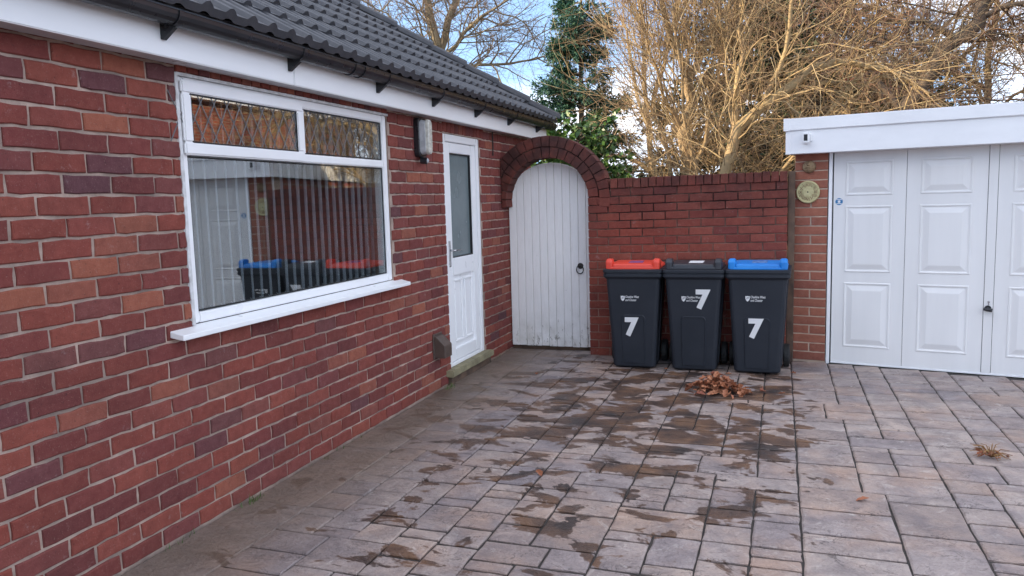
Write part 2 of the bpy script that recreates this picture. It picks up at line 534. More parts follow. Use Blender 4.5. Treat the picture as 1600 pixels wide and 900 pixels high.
# slabs: random ashlar stones packed into bands that run away from the camera
bands = [(.012, .36, 1), (.36, 1.16, 8), (1.16, 1.86, 7), (1.86, 2.69, 8), (2.69, 3.4, 7), (3.4, 4.3, 9), (4.3, 5.1, 8), (5.1, 5.9, 8)]
srnd = random.Random(5)
rects = []
SIZES = [(3, 2), (3, 3), (4, 3), (4, 2), (2, 2), (2, 3), (3, 2), (2, 2), (2, 1), (3, 1), (2, 3), (3, 4)]
for a, b_, nx in bands:
    cw, chh = (b_ - a) / nx, .095
    ya = -1.2 + srnd.random() * .1
    ny = int((7.66 - ya) / chh)
    if nx == 1:
        y = ya
        while y < 7.6:
            h = srnd.choice([.5, .7, .9]); rects.append((a, b_, y, min(y + h, 7.62))); y += h
        continue
    occ = [[0] * nx for _ in range(ny)]
    for q in range(ny):
        for p in range(nx):
            if occ[q][p]: continue
            free = 0
            while p + free < nx and not occ[q][p + free]: free += 1
            opts = [(w_, h_) for w_, h_ in SIZES if w_ <= free and free - w_ != 1 and q + h_ <= ny] or [(min(free, 3), 1)]
            w_, h_ = srnd.choice(opts)
            for qq in range(q, min(ny, q + h_)):
                for pp in range(p, p + w_): occ[qq][pp] = 1
            rects.append((a + p * cw, a + (p + w_) * cw, ya + q * chh, ya + (q + h_) * chh))

def slab_geo(x0, x1, y0, y1, rn, gap, ch, jit):
    """chamfered stone with a wavering outline: returns verts, faces"""
    n = 3
    j = lambda: rn.uniform(-jit, jit)
    out = []
    xs0, xs1, ys0, ys1 = x0 + gap, x1 - gap, y0 + gap * 2.1, y1 - gap * 2.1
    for k in range(n): out.append((xs0 + (xs1 - xs0) * k / n + j(), ys0 + j()))
    for k in range(n): out.append((xs1 + j(), ys0 + (ys1 - ys0) * k / n + j()))
    for k in range(n): out.append((xs1 - (xs1 - xs0) * k / n + j(), ys1 + j()))
    for k in range(n): out.append((xs0 + j(), ys1 - (ys1 - ys0) * k / n + j()))
    cx, cy = (x0 + x1) / 2, (y0 + y1) / 2
    N = len(out)
    hx, hy = (x1 - x0) / 2, (y1 - y0) / 2
    zt = rn.uniform(-.0015, .0015)
    tx, ty = rn.uniform(-.004, .004), rn.uniform(-.004, .004)
    vs = [(x, y, -.0105) for x, y in out]
    vs += [(x, y, -.005 + zt) for x, y in out]
    for x, y in out:
        xx, yy = cx + (x - cx) * (1 - ch / hx), cy + (y - cy) * (1 - ch / hy)
        vs.append((xx, yy, zt + tx * (xx - cx) + ty * (yy - cy) + rn.uniform(-.0008, .0008)))
    vs.append((cx + rn.uniform(-.3, .3) * hx, cy + rn.uniform(-.3, .3) * hy, zt + rn.uniform(-.001, .002)))
    fs = []
    for r_ in (0, 1):
        fs += [(r_ * N + i, r_ * N + (i + 1) % N, (r_ + 1) * N + (i + 1) % N, (r_ + 1) * N + i) for i in range(N)]
    fs += [(2 * N + i, 2 * N + (i + 1) % N, 3 * N) for i in range(N)]
    return vs, fs

def in_frame(P, mg=60):
    u, v, w_ = project(P)
    return w_ > .3 and -mg < u < 1600 + mg and -mg < v < 900 + mg

def clip_garage(r):
    """stones stop at the garage door line"""
    x0, x1, y0, y1 = r
    if x1 > 2.72:
        lim = 7.295 - (max(x1, 2.7) - 2.7) * math.tan(.2054) - .004
        if y0 > lim - .06:
            return None
        if y1 > lim:
            y1 = lim
    elif x0 > .8 and y1 > 7.135:
        if y0 > 7.08:
            return None
        y1 = 7.135
    elif y1 > 7.33:
        if y0 > 7.25:
            return None
        y1 = 7.33
    return (x0, x1, y0, y1)
rects = [r for r in (clip_garage(r) for r in rects) if r]
seen, rest = [], []
for r in rects:
    P = ((r[0] + r[1]) / 2, (r[2] + r[3]) / 2, 0)
    if in_frame(P, 90):
        u, v, w_ = project(P)
        seen.append(((r[1] - r[0]) * (r[3] - r[2]) / w_ ** 3, r))
    else:
        rest.append(r)
seen.sort(reverse=True)
rest += [r for _, r in seen[300:]]
prn = random.Random(3)
def gapof(r):
    return (.0015, .004, .001) if r[0] < .3 else ((.0025, .006, .002) if r[0] < .7 else (.0048, .008, .0035))
for _, r in seen[:300]:
    b = MB()
    cx, cy = (r[0] + r[1]) / 2, (r[2] + r[3]) / 2
    b.add(*slab_geo(r[0] - cx, r[1] - cx, r[2] - cy, r[3] - cy, prn, *gapof(r)))
    me = b.mesh('slab', 'slab')
    place('slab', me, (cx, cy, 0), parent=drive)
b = MB()
for r in rest:
    b.add(*slab_geo(*r, prn, *gapof(r)))
b.obj('outer_slabs', 'slab', drive, kind='stuff')

# ------------------------------------------------------------------ bricks
def brick_mesh(L, H, D, mat, seed, ch=.004, jit=.0022, name='brick'):
    """front face at local -Y=0, body going to +Y; centred on X and Z"""
    rn = random.Random(seed)
    j = lambda s=1: rn.uniform(-jit, jit) * s
    pts = []
    nx, nz = 4, 2
    for k in range(nx): pts.append((-L / 2 + L * k / nx, -H / 2))
    for k in range(nz): pts.append((L / 2, -H / 2 + H * k / nz))
    for k in range(nx): pts.append((L / 2 - L * k / nx, H / 2))
    for k in range(nz): pts.append((-L / 2, H / 2 - H * k / nz))
    pts = [(x + j(), z + j()) for x, z in pts]
    N = len(pts)
    vs = [(x, D, z) for x, z in pts] + [(x, ch, z) for x, z in pts]
    for x, z in pts:
        vs.append((x * (1 - 2 * ch / L) + j(.3), rn.uniform(-.0008, .0012), z * (1 - 2 * ch / H) + j(.3)))
    vs.append((rn.uniform(-.2, .2) * L, rn.uniform(-.0015, .0005), 0))
    fs = []
    for r_ in (0, 1):
        fs += [(r_ * N + i, r_ * N + (i + 1) % N, (r_ + 1) * N + (i + 1) % N, (r_ + 1) * N + i) for i in range(N)]
    fs += [(2 * N + i, 2 * N + (i + 1) % N, 3 * N) for i in range(N)]
    b = MB()
    b.add(vs, fs)
    return b.mesh(name, mat)

def brick_set(specs, variants, base_len, face, parent, name='brick', limit=300, stuff='distant_bricks', mat='brick'):
    """specs: list of (centre xyz on the face plane, length, rot_y roll). face: rotation about Z that turns local -Y to the outside"""
    rn = random.Random(len(specs))
    rot = Matrix.Rotation(face, 3, 'Z')
    vis, oth = [], []
    for s in specs:
        P = s[0]
        if in_frame(P, 70):
            vis.append((s[1] / project(P)[2] ** 2, s))
        else:
            oth.append(s)
    vis.sort(key=lambda q: -q[0])
    oth += [s for _, s in vis[limit:]]
    for _, s in vis[:limit]:
        me = rn.choice(variants)
        dep = rn.uniform(-.0025, .002)
        off = rot @ Vector((0, dep, 0))
        place(name, me, Vector(s[0]) + off, (0, s[2], face), (s[1] / base_len, 1, s[3] if len(s) > 3 else 1), parent)
    if oth:
        V, F3, F4 = [], [], []
        b = MB()
        for s in oth:
            me = rn.choice(variants)
            mt = Matrix.Translation(Vector(s[0])) @ Matrix.Rotation(face, 4, 'Z') @ Matrix.Rotation(s[2], 4, 'Y') @ Matrix.Diagonal((s[1] / base_len, 1, s[3] if len(s) > 3 else 1, 1))
            b.add([mt @ v.co for v in me.vertices], [tuple(p.vertices) for p in me.polygons])
        b.obj(stuff, mat, parent, kind='stuff')

def subtract(iv, cut):
    out = []
    for a, b_ in iv:
        if cut[1] <= a or cut[0] >= b_:
            out.append((a, b_))
        else:
            if cut[0] > a: out.append((a, cut[0]))
            if cut[1] < b_: out.append((cut[1], b_))
    return out

# ------------------------------------------------------------------ the bungalow
house = thing('bungalow', 'red brick bungalow with white window, grey tiled hipped roof and black gutter', 'house', (0, 0, 0))
C, S, JT = .0825, .231, .012
Y_J = 2.817
WIN = (2.872, 4.868, .915, 2.116)
DOOR = (5.80, 6.605, -.1, 2.064)
YN, YF = -9.0, 8.15
core = MB()
X0, X1 = -.2, -.0085
core.box(X0, X1, YN, WIN[0], -.03, 2.3)
core.box(X0, X1, WIN[0], WIN[1], -.03, WIN[2])
core.box(X0, X1, WIN[0], WIN[1], WIN[3], 2.3)
core.box(X0, X1, WIN[1], DOOR[0], -.03, 2.3)
core.box(X0, X1, DOOR[0], DOOR[1], DOOR[3], 2.3)
core.box(X0, X1, DOOR[1], YF - .01, -.03, 2.3)
wall = core.obj('wall', 'mortar', house)
specs = []
for i in range(0, 27):
    zc = i * C + C / 2
    off = 0 if i % 2 == 0 else S / 2
    k0 = int((0 - Y_J) / S) - 2
    for k in range(k0, 40):
        a, b_ = Y_J + off + k * S, Y_J + off + (k + 1) * S
        if b_ > YF:
            break
        if a < .4:
            continue
        iv = [(a + JT / 2, b_ - JT / 2)]
        if i == 25:
            iv = subtract(iv, (WIN[0] - .002, WIN[1] + .002)); iv = subtract(iv, (DOOR[0] - .002, DOOR[1] + .1))
        elif 11 <= i <= 24:
            iv = subtract(iv, (WIN[0] - .002, WIN[1] + .002))
        if i < 25:
            iv = subtract(iv, (DOOR[0] - .003, DOOR[1] + .003))
        if i == 26:
            iv = subtract(iv, (WIN[0] - .002, WIN[1] + .002)); iv = subtract(iv, (DOOR[0] - .002, DOOR[1] + .1))
        for p, q in iv:
            if q - p > .045:
                specs.append(((0, (p + q) / 2, zc), q - p, 0))
BV = [brick_mesh(S - JT, C - JT, .06, 'brick', s, .0045, .0032) for s in range(14)]
# brick-on-end courses over window and door
for y0, y1, zb in ((WIN[0], WIN[1], WIN[3] + .008), (DOOR[0], DOOR[1] + .1, DOOR[3] + .008)):
    n = int((y1 - y0) / .076)
    for k in range(n):
        specs.append(((0, y0 + (k + .5) * (y1 - y0) / n, zb + .09), .18, math.pi / 2, ((y1 - y0) / n - .008) / (C - JT)))
brick_set(specs, BV, S - JT, R(90), wall)

# window (all in x = depth, y = along the wall)
fx = -.03
def frame_rect(b, y0, y1, z0, z1, t, x0, x1, tb=None):
    tb = tb or t
    b.box(x0, x1, y0, y1, z0, z0 + tb)
    b.box(x0, x1, y0, y1, z1 - t, z1)
    b.box(x0, x1, y0, y0 + t, z0 + tb, z1 - t)
    b.box(x0, x1, y1 - t, y1, z0 + tb, z1 - t)
b = MB()
y0, y1, z0, z1 = 2.882, 4.858, .965, 2.108
b.box(-.09, -.012, y0, y0 + .045, z0, z1)
b.box(-.09, -.012, y1 - .055, y1, z0, z1)
b.box(-.09, -.0125, y0 + .045, y1 - .055, z1 - .05, z1)
b.box(-.09, -.0125, y0 + .045, y1 - .055, z0, z0 + .05)
b.box(-.09, -.013, y0 + .045, y1 - .055, 1.752, 1.80)
b.box(-.09, -.0135, 3.83, 3.885, 1.80, z1 - .05)
win = b.obj('window', 'upvc', house, bevel=.006, seg=2)
b = MB(); frame_rect(b, 2.893, 3.838, 1.752, 2.09, .058, -.008, .012)
b.obj('sash', 'upvc', win, bevel=.007, seg=2)
b = MB()
b.prism([(-.02, .962), (-.02, .93), (.045, .918), (.072, .915), (.072, .94), (.045, .945)], 'y', 2.722, 4.975)
b.obj('sill', 'upvc', win, bevel=.003)
b = MB()
zs_ = np.linspace(.962, 2.118, 40)
wob = [random.uniform(-.004, .003) for _ in zs_]
for k in range(39):
    b.add([(x, y, z) for z, w_ in ((zs_[k], wob[k]), (zs_[k + 1], wob[k + 1])) for x, y in ((-.02, WIN[0] - .010 + w_), (.0032, WIN[0] - .008 + w_), (.0032, WIN[0] + .009), (-.02, WIN[0] + .012))],
          [(0, 1, 5, 4), (1, 2, 6, 5), (2, 3, 7, 6)])
b.box(-.02, .002, WIN[0] + .004, WIN[1] + .004, 2.107, 2.121)
b.obj('sealant', 'sealant', win)
panes = [(2.949, 3.782, 1.808, 2.034, .0), (3.889, 4.799, 1.804, 2.056, -.03), (2.93, 4.80, 1.018, 1.748, -.03)]
for k, (a, c, d, e, x) in enumerate(panes):
    b = MB(); b.box(x - .004, x, a - .004, c + .004, d - .004, e + .004)
    b.obj('pane', 'glass', win)
    b = MB(); frame_rect(b, a, c, d, e, .007, x + .0015, x + .006)
    b.obj('gasket', 'rubber_gasket', win)
    if k < 2:
        b = MB()
        H = e - d
        run = H * .60
        sp = .092
        t = -run
        lines = []
        while t < c - a:
            for sgn in (1, -1):
                p0 = (t, 0.) if sgn > 0 else (t + run, 0.)
                p1 = (t + run, H) if sgn > 0 else (t, H)
                (ya, za), (yb, zb) = p0, p1
                W = c - a
                def cl(yv):
                    if yb == ya: return 0
                    return (yv - ya) / (yb - ya)
                ta, tb = 0., 1.
                for lim in (0., W):
                    q = cl(lim)
                    inside0 = 0 <= ya <= W
                    if not inside0 and 0 < q < 1 and ((lim == 0 and ya < 0) or (lim == W and ya > W)): ta = q
                    if not (0 <= yb <= W) and 0 < q < 1 and ((lim == 0 and yb < 0) or (lim == W and yb > W)): tb = q
                if (ya < 0 and yb < 0) or (ya > W and yb > W):
                    continue
                lines.append((a + ya + (yb - ya) * ta, d + za + (zb - za) * ta, a + ya + (yb - ya) * tb, d + za + (zb - za) * tb))
            t += sp
        for n_, (ya, za, yb, zb) in enumerate(lines):
            dv = Vector((yb - ya, zb - za))
            if dv.length < .01: continue
            nn = Vector((-dv.y, dv.x)).normalized() * .0032
            xo = .0006 + .0003 * (n_ % 2)
            b.add([(x + xo, ya + nn.x, za + nn.y), (x + xo, ya - nn.x, za - nn.y), (x + xo, yb - nn.x, zb - nn.y), (x + xo, yb + nn.x, zb + nn.y),
                   (x + xo + .002, ya + nn.x * .6, za + nn.y * .6), (x + xo + .002, ya - nn.x * .6, za - nn.y * .6), (x + xo + .002, yb - nn.x * .6, zb - nn.y * .6), (x + xo + .002, yb + nn.x * .6, zb + nn.y * .6)],
                  [(0, 3, 2, 1), (4, 5, 6, 7), (0, 1, 5, 4), (1, 2, 6, 5), (2, 3, 7, 6), (3, 0, 4, 7)])
        b.obj('leading', 'lead', win)

# vertical blind behind the glass
bl = thing('vertical_blind', 'white vertical slat blind hanging inside the leaded bungalow window', 'blind', (-.145, 2.9, 1.0))
b = MB(); b.box(-.02, .02, -.03, 1.98, 1.055, 1.085); b.obj('headrail', 'upvc', bl)
vb = MB()
vb.add([(-.042, -.004, 0), (0, 0, 0), (.042, -.004, 0), (-.042, -.004, 1.05), (0, 0, 1.05), (.042, -.004, 1.05)], [(0, 1, 4, 3), (1, 2, 5, 4)])
vb.add([(-.042, -.0052, 0), (0, -.0012, 0), (.042, -.0052, 0), (-.042, -.0052, 1.05), (0, -.0012, 1.05), (.042, -.0052, 1.05)], [(3, 4, 1, 0), (4, 5, 2, 1)])
vme = vb.mesh('vane', 'blind')
chain = MB()
chain.tube([(-.03, 0, .012), (-.02, .02, -.004), (-.01, .045, -.008), (.0, .07, .012)], .0018, 5)
cme = chain.mesh('chain', 'blind')
for k in range(25):
    yy = .04 + k * .0785
    o = place('vane', vme, (0, yy, .005 + random.uniform(-.003, .003)), (0, 0, R(135) + random.uniform(-.03, .03)), (1, 1, 1), bl)
    place('chain', cme, (.03, yy - .02, .0), parent=bl)
# dark room behind
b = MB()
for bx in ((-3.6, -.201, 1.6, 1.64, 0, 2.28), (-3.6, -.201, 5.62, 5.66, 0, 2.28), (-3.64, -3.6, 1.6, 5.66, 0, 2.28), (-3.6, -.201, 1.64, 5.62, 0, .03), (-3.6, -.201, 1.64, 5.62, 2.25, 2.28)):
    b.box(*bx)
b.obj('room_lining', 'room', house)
b = MB()
b.box(-9.0, -8.8, YN, YF, -.03, 2.3); b.box(-8.8, -.2, YF - .2, YF - .01, -.03, 2.3); b.box(-8.8, -.2, YN, YN + .2, -.03, 2.3)
b.obj('outer_wall', 'far_brick', house)

# back door of the bungalow
b = MB()
y0, y1, z0, z1 = 5.808, 6.598, .118, 2.06
x0, x1 = -.10, -.012
b.box(x0, x1, y0, y0 + .055, z0, z1); b.box(x0, x1, y1 - .055, y1, z0, z1)
b.box(x0, x1 - .0005, y0 + .055, y1 - .055, z1 - .06, z1); b.box(x0, x1 - .0005, y0 + .055, y1 - .055, z0, z0 + .03)
frame = MB(); frame.v, frame.f = b.v, b.f
ly0, ly1, lz0, lz1 = 5.866, 6.54, .152, 1.996
lx0, lx1 = -.075, -.024
b = MB()
b.box(lx0, lx1, ly0, ly0 + .105, lz0, lz1); b.box(lx0, lx1, ly1 - .105, ly1, lz0, lz1)
b.box(lx0, lx1 - .0005, ly0 + .105, ly1 - .105, lz1 - .085, lz1)
b.box(lx0, lx1 - .0005, ly0 + .105, ly1 - .105, .88, 1.03)
b.box(lx0, lx1 - .0005, ly0 + .105, ly1 - .105, lz0, .255)
door = b.obj('door', 'upvc', house, bevel=.005, seg=2)
frame.obj('door_frame', 'upvc', door, bevel=.005, seg=2)
b = MB(); b.box(-.056, -.05, ly0 + .1, ly1 - .1, 1.025, 1.918); b.obj('pane', 'frosted', door)
b = MB(); frame_rect(b, ly0 + .105, ly1 - .105, 1.03, 1.911, .009, -.05, -.03); b.obj('gasket', 'rubber_gasket', door)
b = MB(); b.box(-.065, -.045, ly0 + .1, ly1 - .1, .25, .885); b.obj('lower_panel', 'upvc', door)
for c in (6.09, 6.315):
    b = MB()
    a_, d_ = c - .085, c + .085
    frame_rect(b, a_, d_, .30, .845, .022, -.046, -.033)
    b.obj('moulding', 'upvc', door, bevel=.006)
b = MB(); b.box(lx1, lx1 + .008, 5.885, 5.915, .96, 1.18)
hd = b.obj('handle_plate', 'metal', door, bevel=.003)
b = MB(); b.tube([(lx1 + .008, 5.90, 1.10), (lx1 + .05, 5.90, 1.10), (lx1 + .055, 5.925, 1.10), (lx1 + .05, 6.01, 1.097)], .008, 8)
b.obj('lever', 'metal', hd, smooth=True)
b = MB()
b.box(-.12, .06, 5.70, 6.66, .062, .117); st_ = b.obj('door_step', 'step', house, bevel=.008, seg=2)
b = MB(); b.box(-.12, .035, 5.73, 6.64, -.03, .062); b.obj('step_base', 'cement', st_, bevel=.005)

# soffit, fascia, gutter
SOF, FX = 2.152, .122
YE = 8.34
b = MB(); b.box(-.006, FX - .012, YN - .2, YE - .02, SOF, SOF + .012)
sof = b.obj('soffit', 'soffit', house)
for y in np.arange(1.0, 8.1, .92):
    vb_ = MB()
    for rr in (.022, .035):
        vb_.tube([(.06 + rr * math.cos(t) * .8, y + rr * math.sin(t), SOF - .001) for t in np.linspace(0, 2 * math.pi, 17)[:-1]], .0022, 4, True)
    vb_.obj('vent_disc', 'soffit', sof)
b = MB(); b.box(FX - .012, FX + .001, YN - .2, 3.605, SOF - .008, SOF + .168); b.box(FX - .012, FX + .001, 3.609, YE, SOF - .008, SOF + .168)
b.box(-.02, FX - .012, YE - .014, YE, SOF - .007, SOF + .168)
fas = b.obj('fascia', 'fascia', house, bevel=.004, seg=2)
b = MB()
prof = []
gc, gz, gr = FX + .058, 2.318, .052
for k in range(11):
    t = math.pi + math.pi * k / 10
    prof.append((gc + gr * math.cos(t), gz + gr * 1.05 * math.sin(t)))
inner = [(gc + (x - gc) * .94, gz + (z - gz) * .94 + .001) for x, z in prof[::-1]]
lip = [(gc + gr + .004, gz), (gc + gr + .004, gz + .006), (gc + gr - .004, gz + .006)]
b.prism(prof + lip + inner[1:], 'y', YN, YE + .05)
gut = b.obj('gutter', 'black_plastic', house)
b = MB()
pp = [(gc + (x - gc) * 1.01, gz + (z - gz) * 1.01) for x, z in prof]
b.prism(pp, 'y', YE + .05, YE + .056); b.obj('gutter_end', 'black_plastic', gut)
bm_ = MB()
o1 = [(gc + (x - gc) * 1.10, gz + (z - gz) * 1.10) for x, z in prof]
i1 = [(gc + (x - gc) * 1.015, gz + (z - gz) * 1.015) for x, z in prof[::-1]]
bm_.prism(o1 + [(gc + gr + .002, gz + .010), (gc + gr - .006, gz + .010)] + i1, 'y', -.014, .014)
bm_.prism([(FX + .0015, gz - .005), (FX + .0015, gz - .105), (FX + .012, gz - .107), (FX + .075, gz - .062), (FX + .03, gz - .05)], 'y', -.011, .011)
brme = bm_.mesh('bracket', 'black_plastic')
for y in (1.8, 2.676, 3.565, 4.51, 5.352, 6.203, 7.041, 7.942):
    place('bracket', brme, (0, y, 0), parent=gut)
un = MB(); un.prism(o1 + [(gc + gr + .004, gz + .012), (gc + gr - .006, gz + .012)] + i1, 'y', -.017, .017)
ume = un.mesh('union', 'black_plastic')
for y in (4.09, 4.2, 8.12, 8.22, 8.33):
    place('union', ume, (0, y, 0), parent=gut)

# hipped roof
EX, EZ, SL = .215, 2.345, .66
EYF, EYN, EXB = 8.36, YN - .22, -9.2
hw = (EX - EXB) / 2
RX, RZ = EX - hw, EZ + hw * SL
b = MB()
v = [(EX, EYN, EZ), (EX, EYF, EZ), (EXB, EYF, EZ), (EXB, EYN, EZ), (RX, EYN + hw, RZ), (RX, EYF - hw, RZ)]
v2 = [(x, y, z - .06) for x, y, z in v]
b.add(v + v2, [(0, 1, 5, 4), (1, 2, 5), (2, 3, 4, 5), (3, 0, 4), (6, 7, 1, 0), (7, 8, 2, 1), (8, 9, 3, 2), (9, 6, 0, 3), (6, 9, 8, 7)])
roof = b.obj('roof', 'roof', house)
th = math.atan(SL)
TW, TG = .30, .30
def tile_geo():
    nprof = 16
    pts = []
    for k in range(nprof + 1):
        t = k / nprof
        a = (t * 2) % 1.0
        z = .026 * max(0, math.sin(math.pi * min(1, a / .46))) ** .8 if a < .46 else 0.
        pts.append((t * TW, z))
    Lr = [(-.035, .030), (TG, .000)]
    vs, fs = [], []
    for s_, lift in Lr:
        vs += [(y, s_, z + lift + .012) for y, z in pts]
    n = nprof + 1
    fs += [(i, i + 1, n + i + 1, n + i) for i in range(nprof)]
    vs += [(y, -.035, z * .55 + .004) for y, z in pts]
    fs += [(2 * n + i, 2 * n + i + 1, i + 1, i) for i in range(nprof)]
    return vs, fs
tv, tf = tile_geo()
def tmap(y, s_, z):
    """tile space: y along the eave, s up the slope, z off the roof"""
    return (EX - s_ * math.cos(th) + z * math.sin(th), y, EZ + s_ * math.sin(th) + z * math.cos(th))
b = MB(); b.add([tmap(*p) for p in tv], tf)
tile_me = b.mesh('tile', 'roof')
org = Vector(tmap(0, 0, 0))
for vtx in tile_me.vertices: vtx.co -= org
hipn = Vector((-1, 1, 0)).normalized()
tiles, far = [], MB()
for r_ in range(0, 15):
    s_ = r_ * TG
    for k in range(0, 34):
        y = EYF - .05 - (k + 1) * TW + (.0 if r_ % 2 == 0 else TW / 2)
        ytop = EYF - (s_ + TG) * math.cos(th)
        if y > EYF - s_ * math.cos(th): continue
        if y < .2: continue
        loc = Vector(tmap(y, s_, 0))
        crossing = y + TW > ytop - .02
        tiles.append((project(tmap(y + .15, s_ + .15, 0)), loc, crossing))
vis = [t for t in tiles if t[0][2] > .3 and -60 < t[0][0] < 1000 and -90 < t[0][1] < 400]
vis.sort(key=lambda t: t[0][2])
for k, (pr, loc, crossing) in enumerate(vis[:300]):
    if crossing:
        bm = bmesh.new(); bm.from_mesh(tile_me)
        bmesh.ops.translate(bm, verts=bm.verts, vec=loc)
        pc = Vector((EX, EYF, 0))
        bmesh.ops.bisect_plane(bm, geom=bm.verts[:] + bm.edges[:] + bm.faces[:], plane_co=pc, plane_no=Vector((1, 1, 0)) if False else Vector((-1, 1, 0)).cross(Vector((0, 0, 1))) * 0 + Vector((-1, 1, 0)) * 0 + Vector((0, 0, 0)) if False else Vector((-1., 1., 0)), clear_outer=True)
        bmesh.ops.translate(bm, verts=bm.verts, vec=-loc)
        if len(bm.faces):
            me = bpy.data.meshes.new('tile'); bm.to_mesh(me); me.materials.append(M['roof'])
            place('tile', me, loc, parent=roof)
        bm.free()
    else:
        place('tile', tile_me, loc, parent=roof)
# hip tiles
hd_ = Vector((-1, -1, SL)).normalized()
side = Vector((1, -1, 0)).normalized()
upv = hd_.cross(side); upv = upv if upv.z > 0 else -upv
def hip_tile():
    secs = []
    for s_, lift, rr in ((-.03, .018, .115), (.40, 0., .10)):
        ring = []
        for k in range(9):
            t = math.pi * k / 8
            ring.append(hd_ * s_ + side * (rr * math.cos(t)) + upv * (rr * .62 * math.sin(t) + lift - .01))
        secs.append(ring)
    ins = [[p - upv * .014 for p in r_[::-1]] for r_ in secs]
    full = [secs[0] + ins[0], secs[1] + ins[1]]
    b = MB(); b.loft(full)
    return b.mesh('hip_tile', 'roof')
hme = hip_tile()
for k in range(17):
    place('hip_tile', hme, Vector((EX, EYF, EZ + .035)) + hd_ * (.03 + k * .40), parent=roof)

# ------------------------------------------------------------------ fittings on the house wall
lamp = thing('wall_lamp', 'black oblong bulkhead lamp on the brick wall between window and door', 'lamp', (0, 5.33, 1.99))
def oblong(hw_, hh, n=7, r=None):
    r = r or hw_
    pts = []
    for cx, cz, a0 in ((hw_ - r, hh - r, 0), (-(hw_ - r), hh - r, 90), (-(hw_ - r), -(hh - r), 180), (hw_ - r, -(hh - r), 270)):
        for k in range(n):
            t = R(a0 + 90 * k / (n - 1))
            pts.append((cx + r * math.cos(t), cz + r * math.sin(t)))
    return pts
def oblong_loft(b, secs):
    b.loft([[(x, y, z) for y, z in oblong(hw_, hh, r=r)] for x, hw_, hh, r in secs])
b = MB(); oblong_loft(b, [(.002, .066, .145, .03), (.04, .066, .145, .03), (.045, .062, .141, .03)]); b.obj('base', 'black_plastic', lamp)
b = MB(); oblong_loft(b, [(.045, .056, .13, .045), (.085, .05, .122, .045)]); b.obj('diffuser', 'diffuser', lamp)
b = MB(); oblong_loft(b, [(.085, .038, .132, .036), (.105, .034, .126, .033), (.11, .026, .115, .025)]); b.obj('lens', 'lens', lamp, smooth=False)
b = MB(); b.tube([(.03, 0, -.145), (.035, 0, -.165)], .014, 10); b.tube([(.025, -.01, -.172), (.075, 0, -.176)], [.024, .026], 12); b.obj('sensor', 'black_plastic', lamp)
b = MB(); b.tube([(.0755, 0, -.176), (.082, 0, -.177)], [.02, .012], 12); b.obj('sensor_lens', 'diffuser', lamp)

vent = thing('vent_cowl', 'brown plastic flue vent hood low on the brick wall beside the door', 'vent', (0, 5.53, .36))
b = MB()
b.prism([(.01, -.085), (.10, -.085), (.10, .015), (.03, .085), (.01, .09)], 'y', -.07, .07); b.obj('hood', 'vent', vent, bevel=.004)
b = MB(); b.box(.001, .012, -.082, .082, -.095, .105); b.obj('flange', 'vent', vent, bevel=.003)

# cable running up the wall near the corner
b = MB(); b.tube([(.006, 6.93, 2.15), (.006, 6.935, 2.0), (.006, 6.93, 1.93)], .006, 6)
tag(b.obj('cable', 'black_rough'), 'short black cable on the brick wall between door and arch', 'cable')

# ------------------------------------------------------------------ garden wall with archway
YW = 7.14
gw = thing('garden_wall', 'red brick garden wall with brick-on-edge coping and arched gateway', 'wall', (0, YW, 0))
GC, GS, GJ = .0755, .2125, .0085
AX, AZ, RI, RM, RO = .462, 1.487, .41, .515, .622
WX0, WX1 = .868, 2.645
TILT = .012
b = MB()
b.box(WX0 + .008, WX1 - .004, .007, .215, -.03, 1.575)
b.box(1.08, WX1 - .004, .008, .214, 1.575, 1.655)
nA = 40
for k in range(nA):
    a0, a1 = R(-6) + math.pi * 1.066 * k / nA, R(-6) + math.pi * 1.066 * (k + 1) / nA
    q = []
    for y in (.007, .18):
        for (rr, aa) in ((RI + .006, a0), (RO - .006, a0), (RO - .006, a1), (RI + .006, a1)):
            q.append((max(.002, AX + rr * math.cos(aa)), y, AZ + rr * math.sin(aa)))
    b.add(q, [(0, 1, 2, 3), (7, 6, 5, 4), (0, 4, 5, 1), (2, 6, 7, 3)])
gcore = b.obj('mortar_core', 'mortar_garden', gw)
GV = [brick_mesh(GS - GJ, GC - GJ, .1, 'brick_garden', 100 + s, .0035, .0018) for s in range(7)]
grn = random.Random(9)
for i in range(21):
    zc = i * GC + GC / 2
    off = 1.06 + (0 if i % 2 == 0 else GS / 2)
    xa = WX0
    if zc > AZ - .01:
        dz = max(0, zc + GC / 2 - AZ) * .5
        xa = AX + math.sqrt(max(0, (RO + .004) ** 2 - (zc - AZ) ** 2))
    for k in range(-4, 12):
        a, c = max(off + k * GS + GJ / 2, xa + .002), min(off + (k + 1) * GS - GJ / 2, WX1)
        if c - a < .028: continue
        cx = (a + c) / 2
        place('brick', grn.choice(GV), (cx, grn.uniform(-.003, .002), zc + TILT * (cx - 1.0)), (0, -TILT, 0), ((c - a) / (GS - GJ), 1, 1), gw)
# jamb return (left face is the gate reveal): headers at the inside edge are given by the bricks' depth
for i in range(19):
    zc = i * GC + GC / 2
    me = grn.choice(GV)
    place('brick', me, (WX0 + .006, .108, zc), (0, 0, R(-90)), (.19 / (GS - GJ), .06, 1), gw)
# coping, bricks on edge
CV = [brick_mesh(.0675, .088, .225, 'brick_garden', 200 + s, .004, .002) for s in range(5)]
n = 22
for k in range(n):
    x = 1.085 + (k + .5) * (WX1 - 1.085) / n
    o = place('coping_brick', grn.choice(CV), (x, -.012 + grn.uniform(-.004, .004), 1.632 + TILT * (x - 1.0) * .8 + grn.uniform(-.003, .003)), (0, grn.uniform(-.02, .02), 0), ((WX1 - 1.085) / n / .0675 * .91, 1, 1), gw)
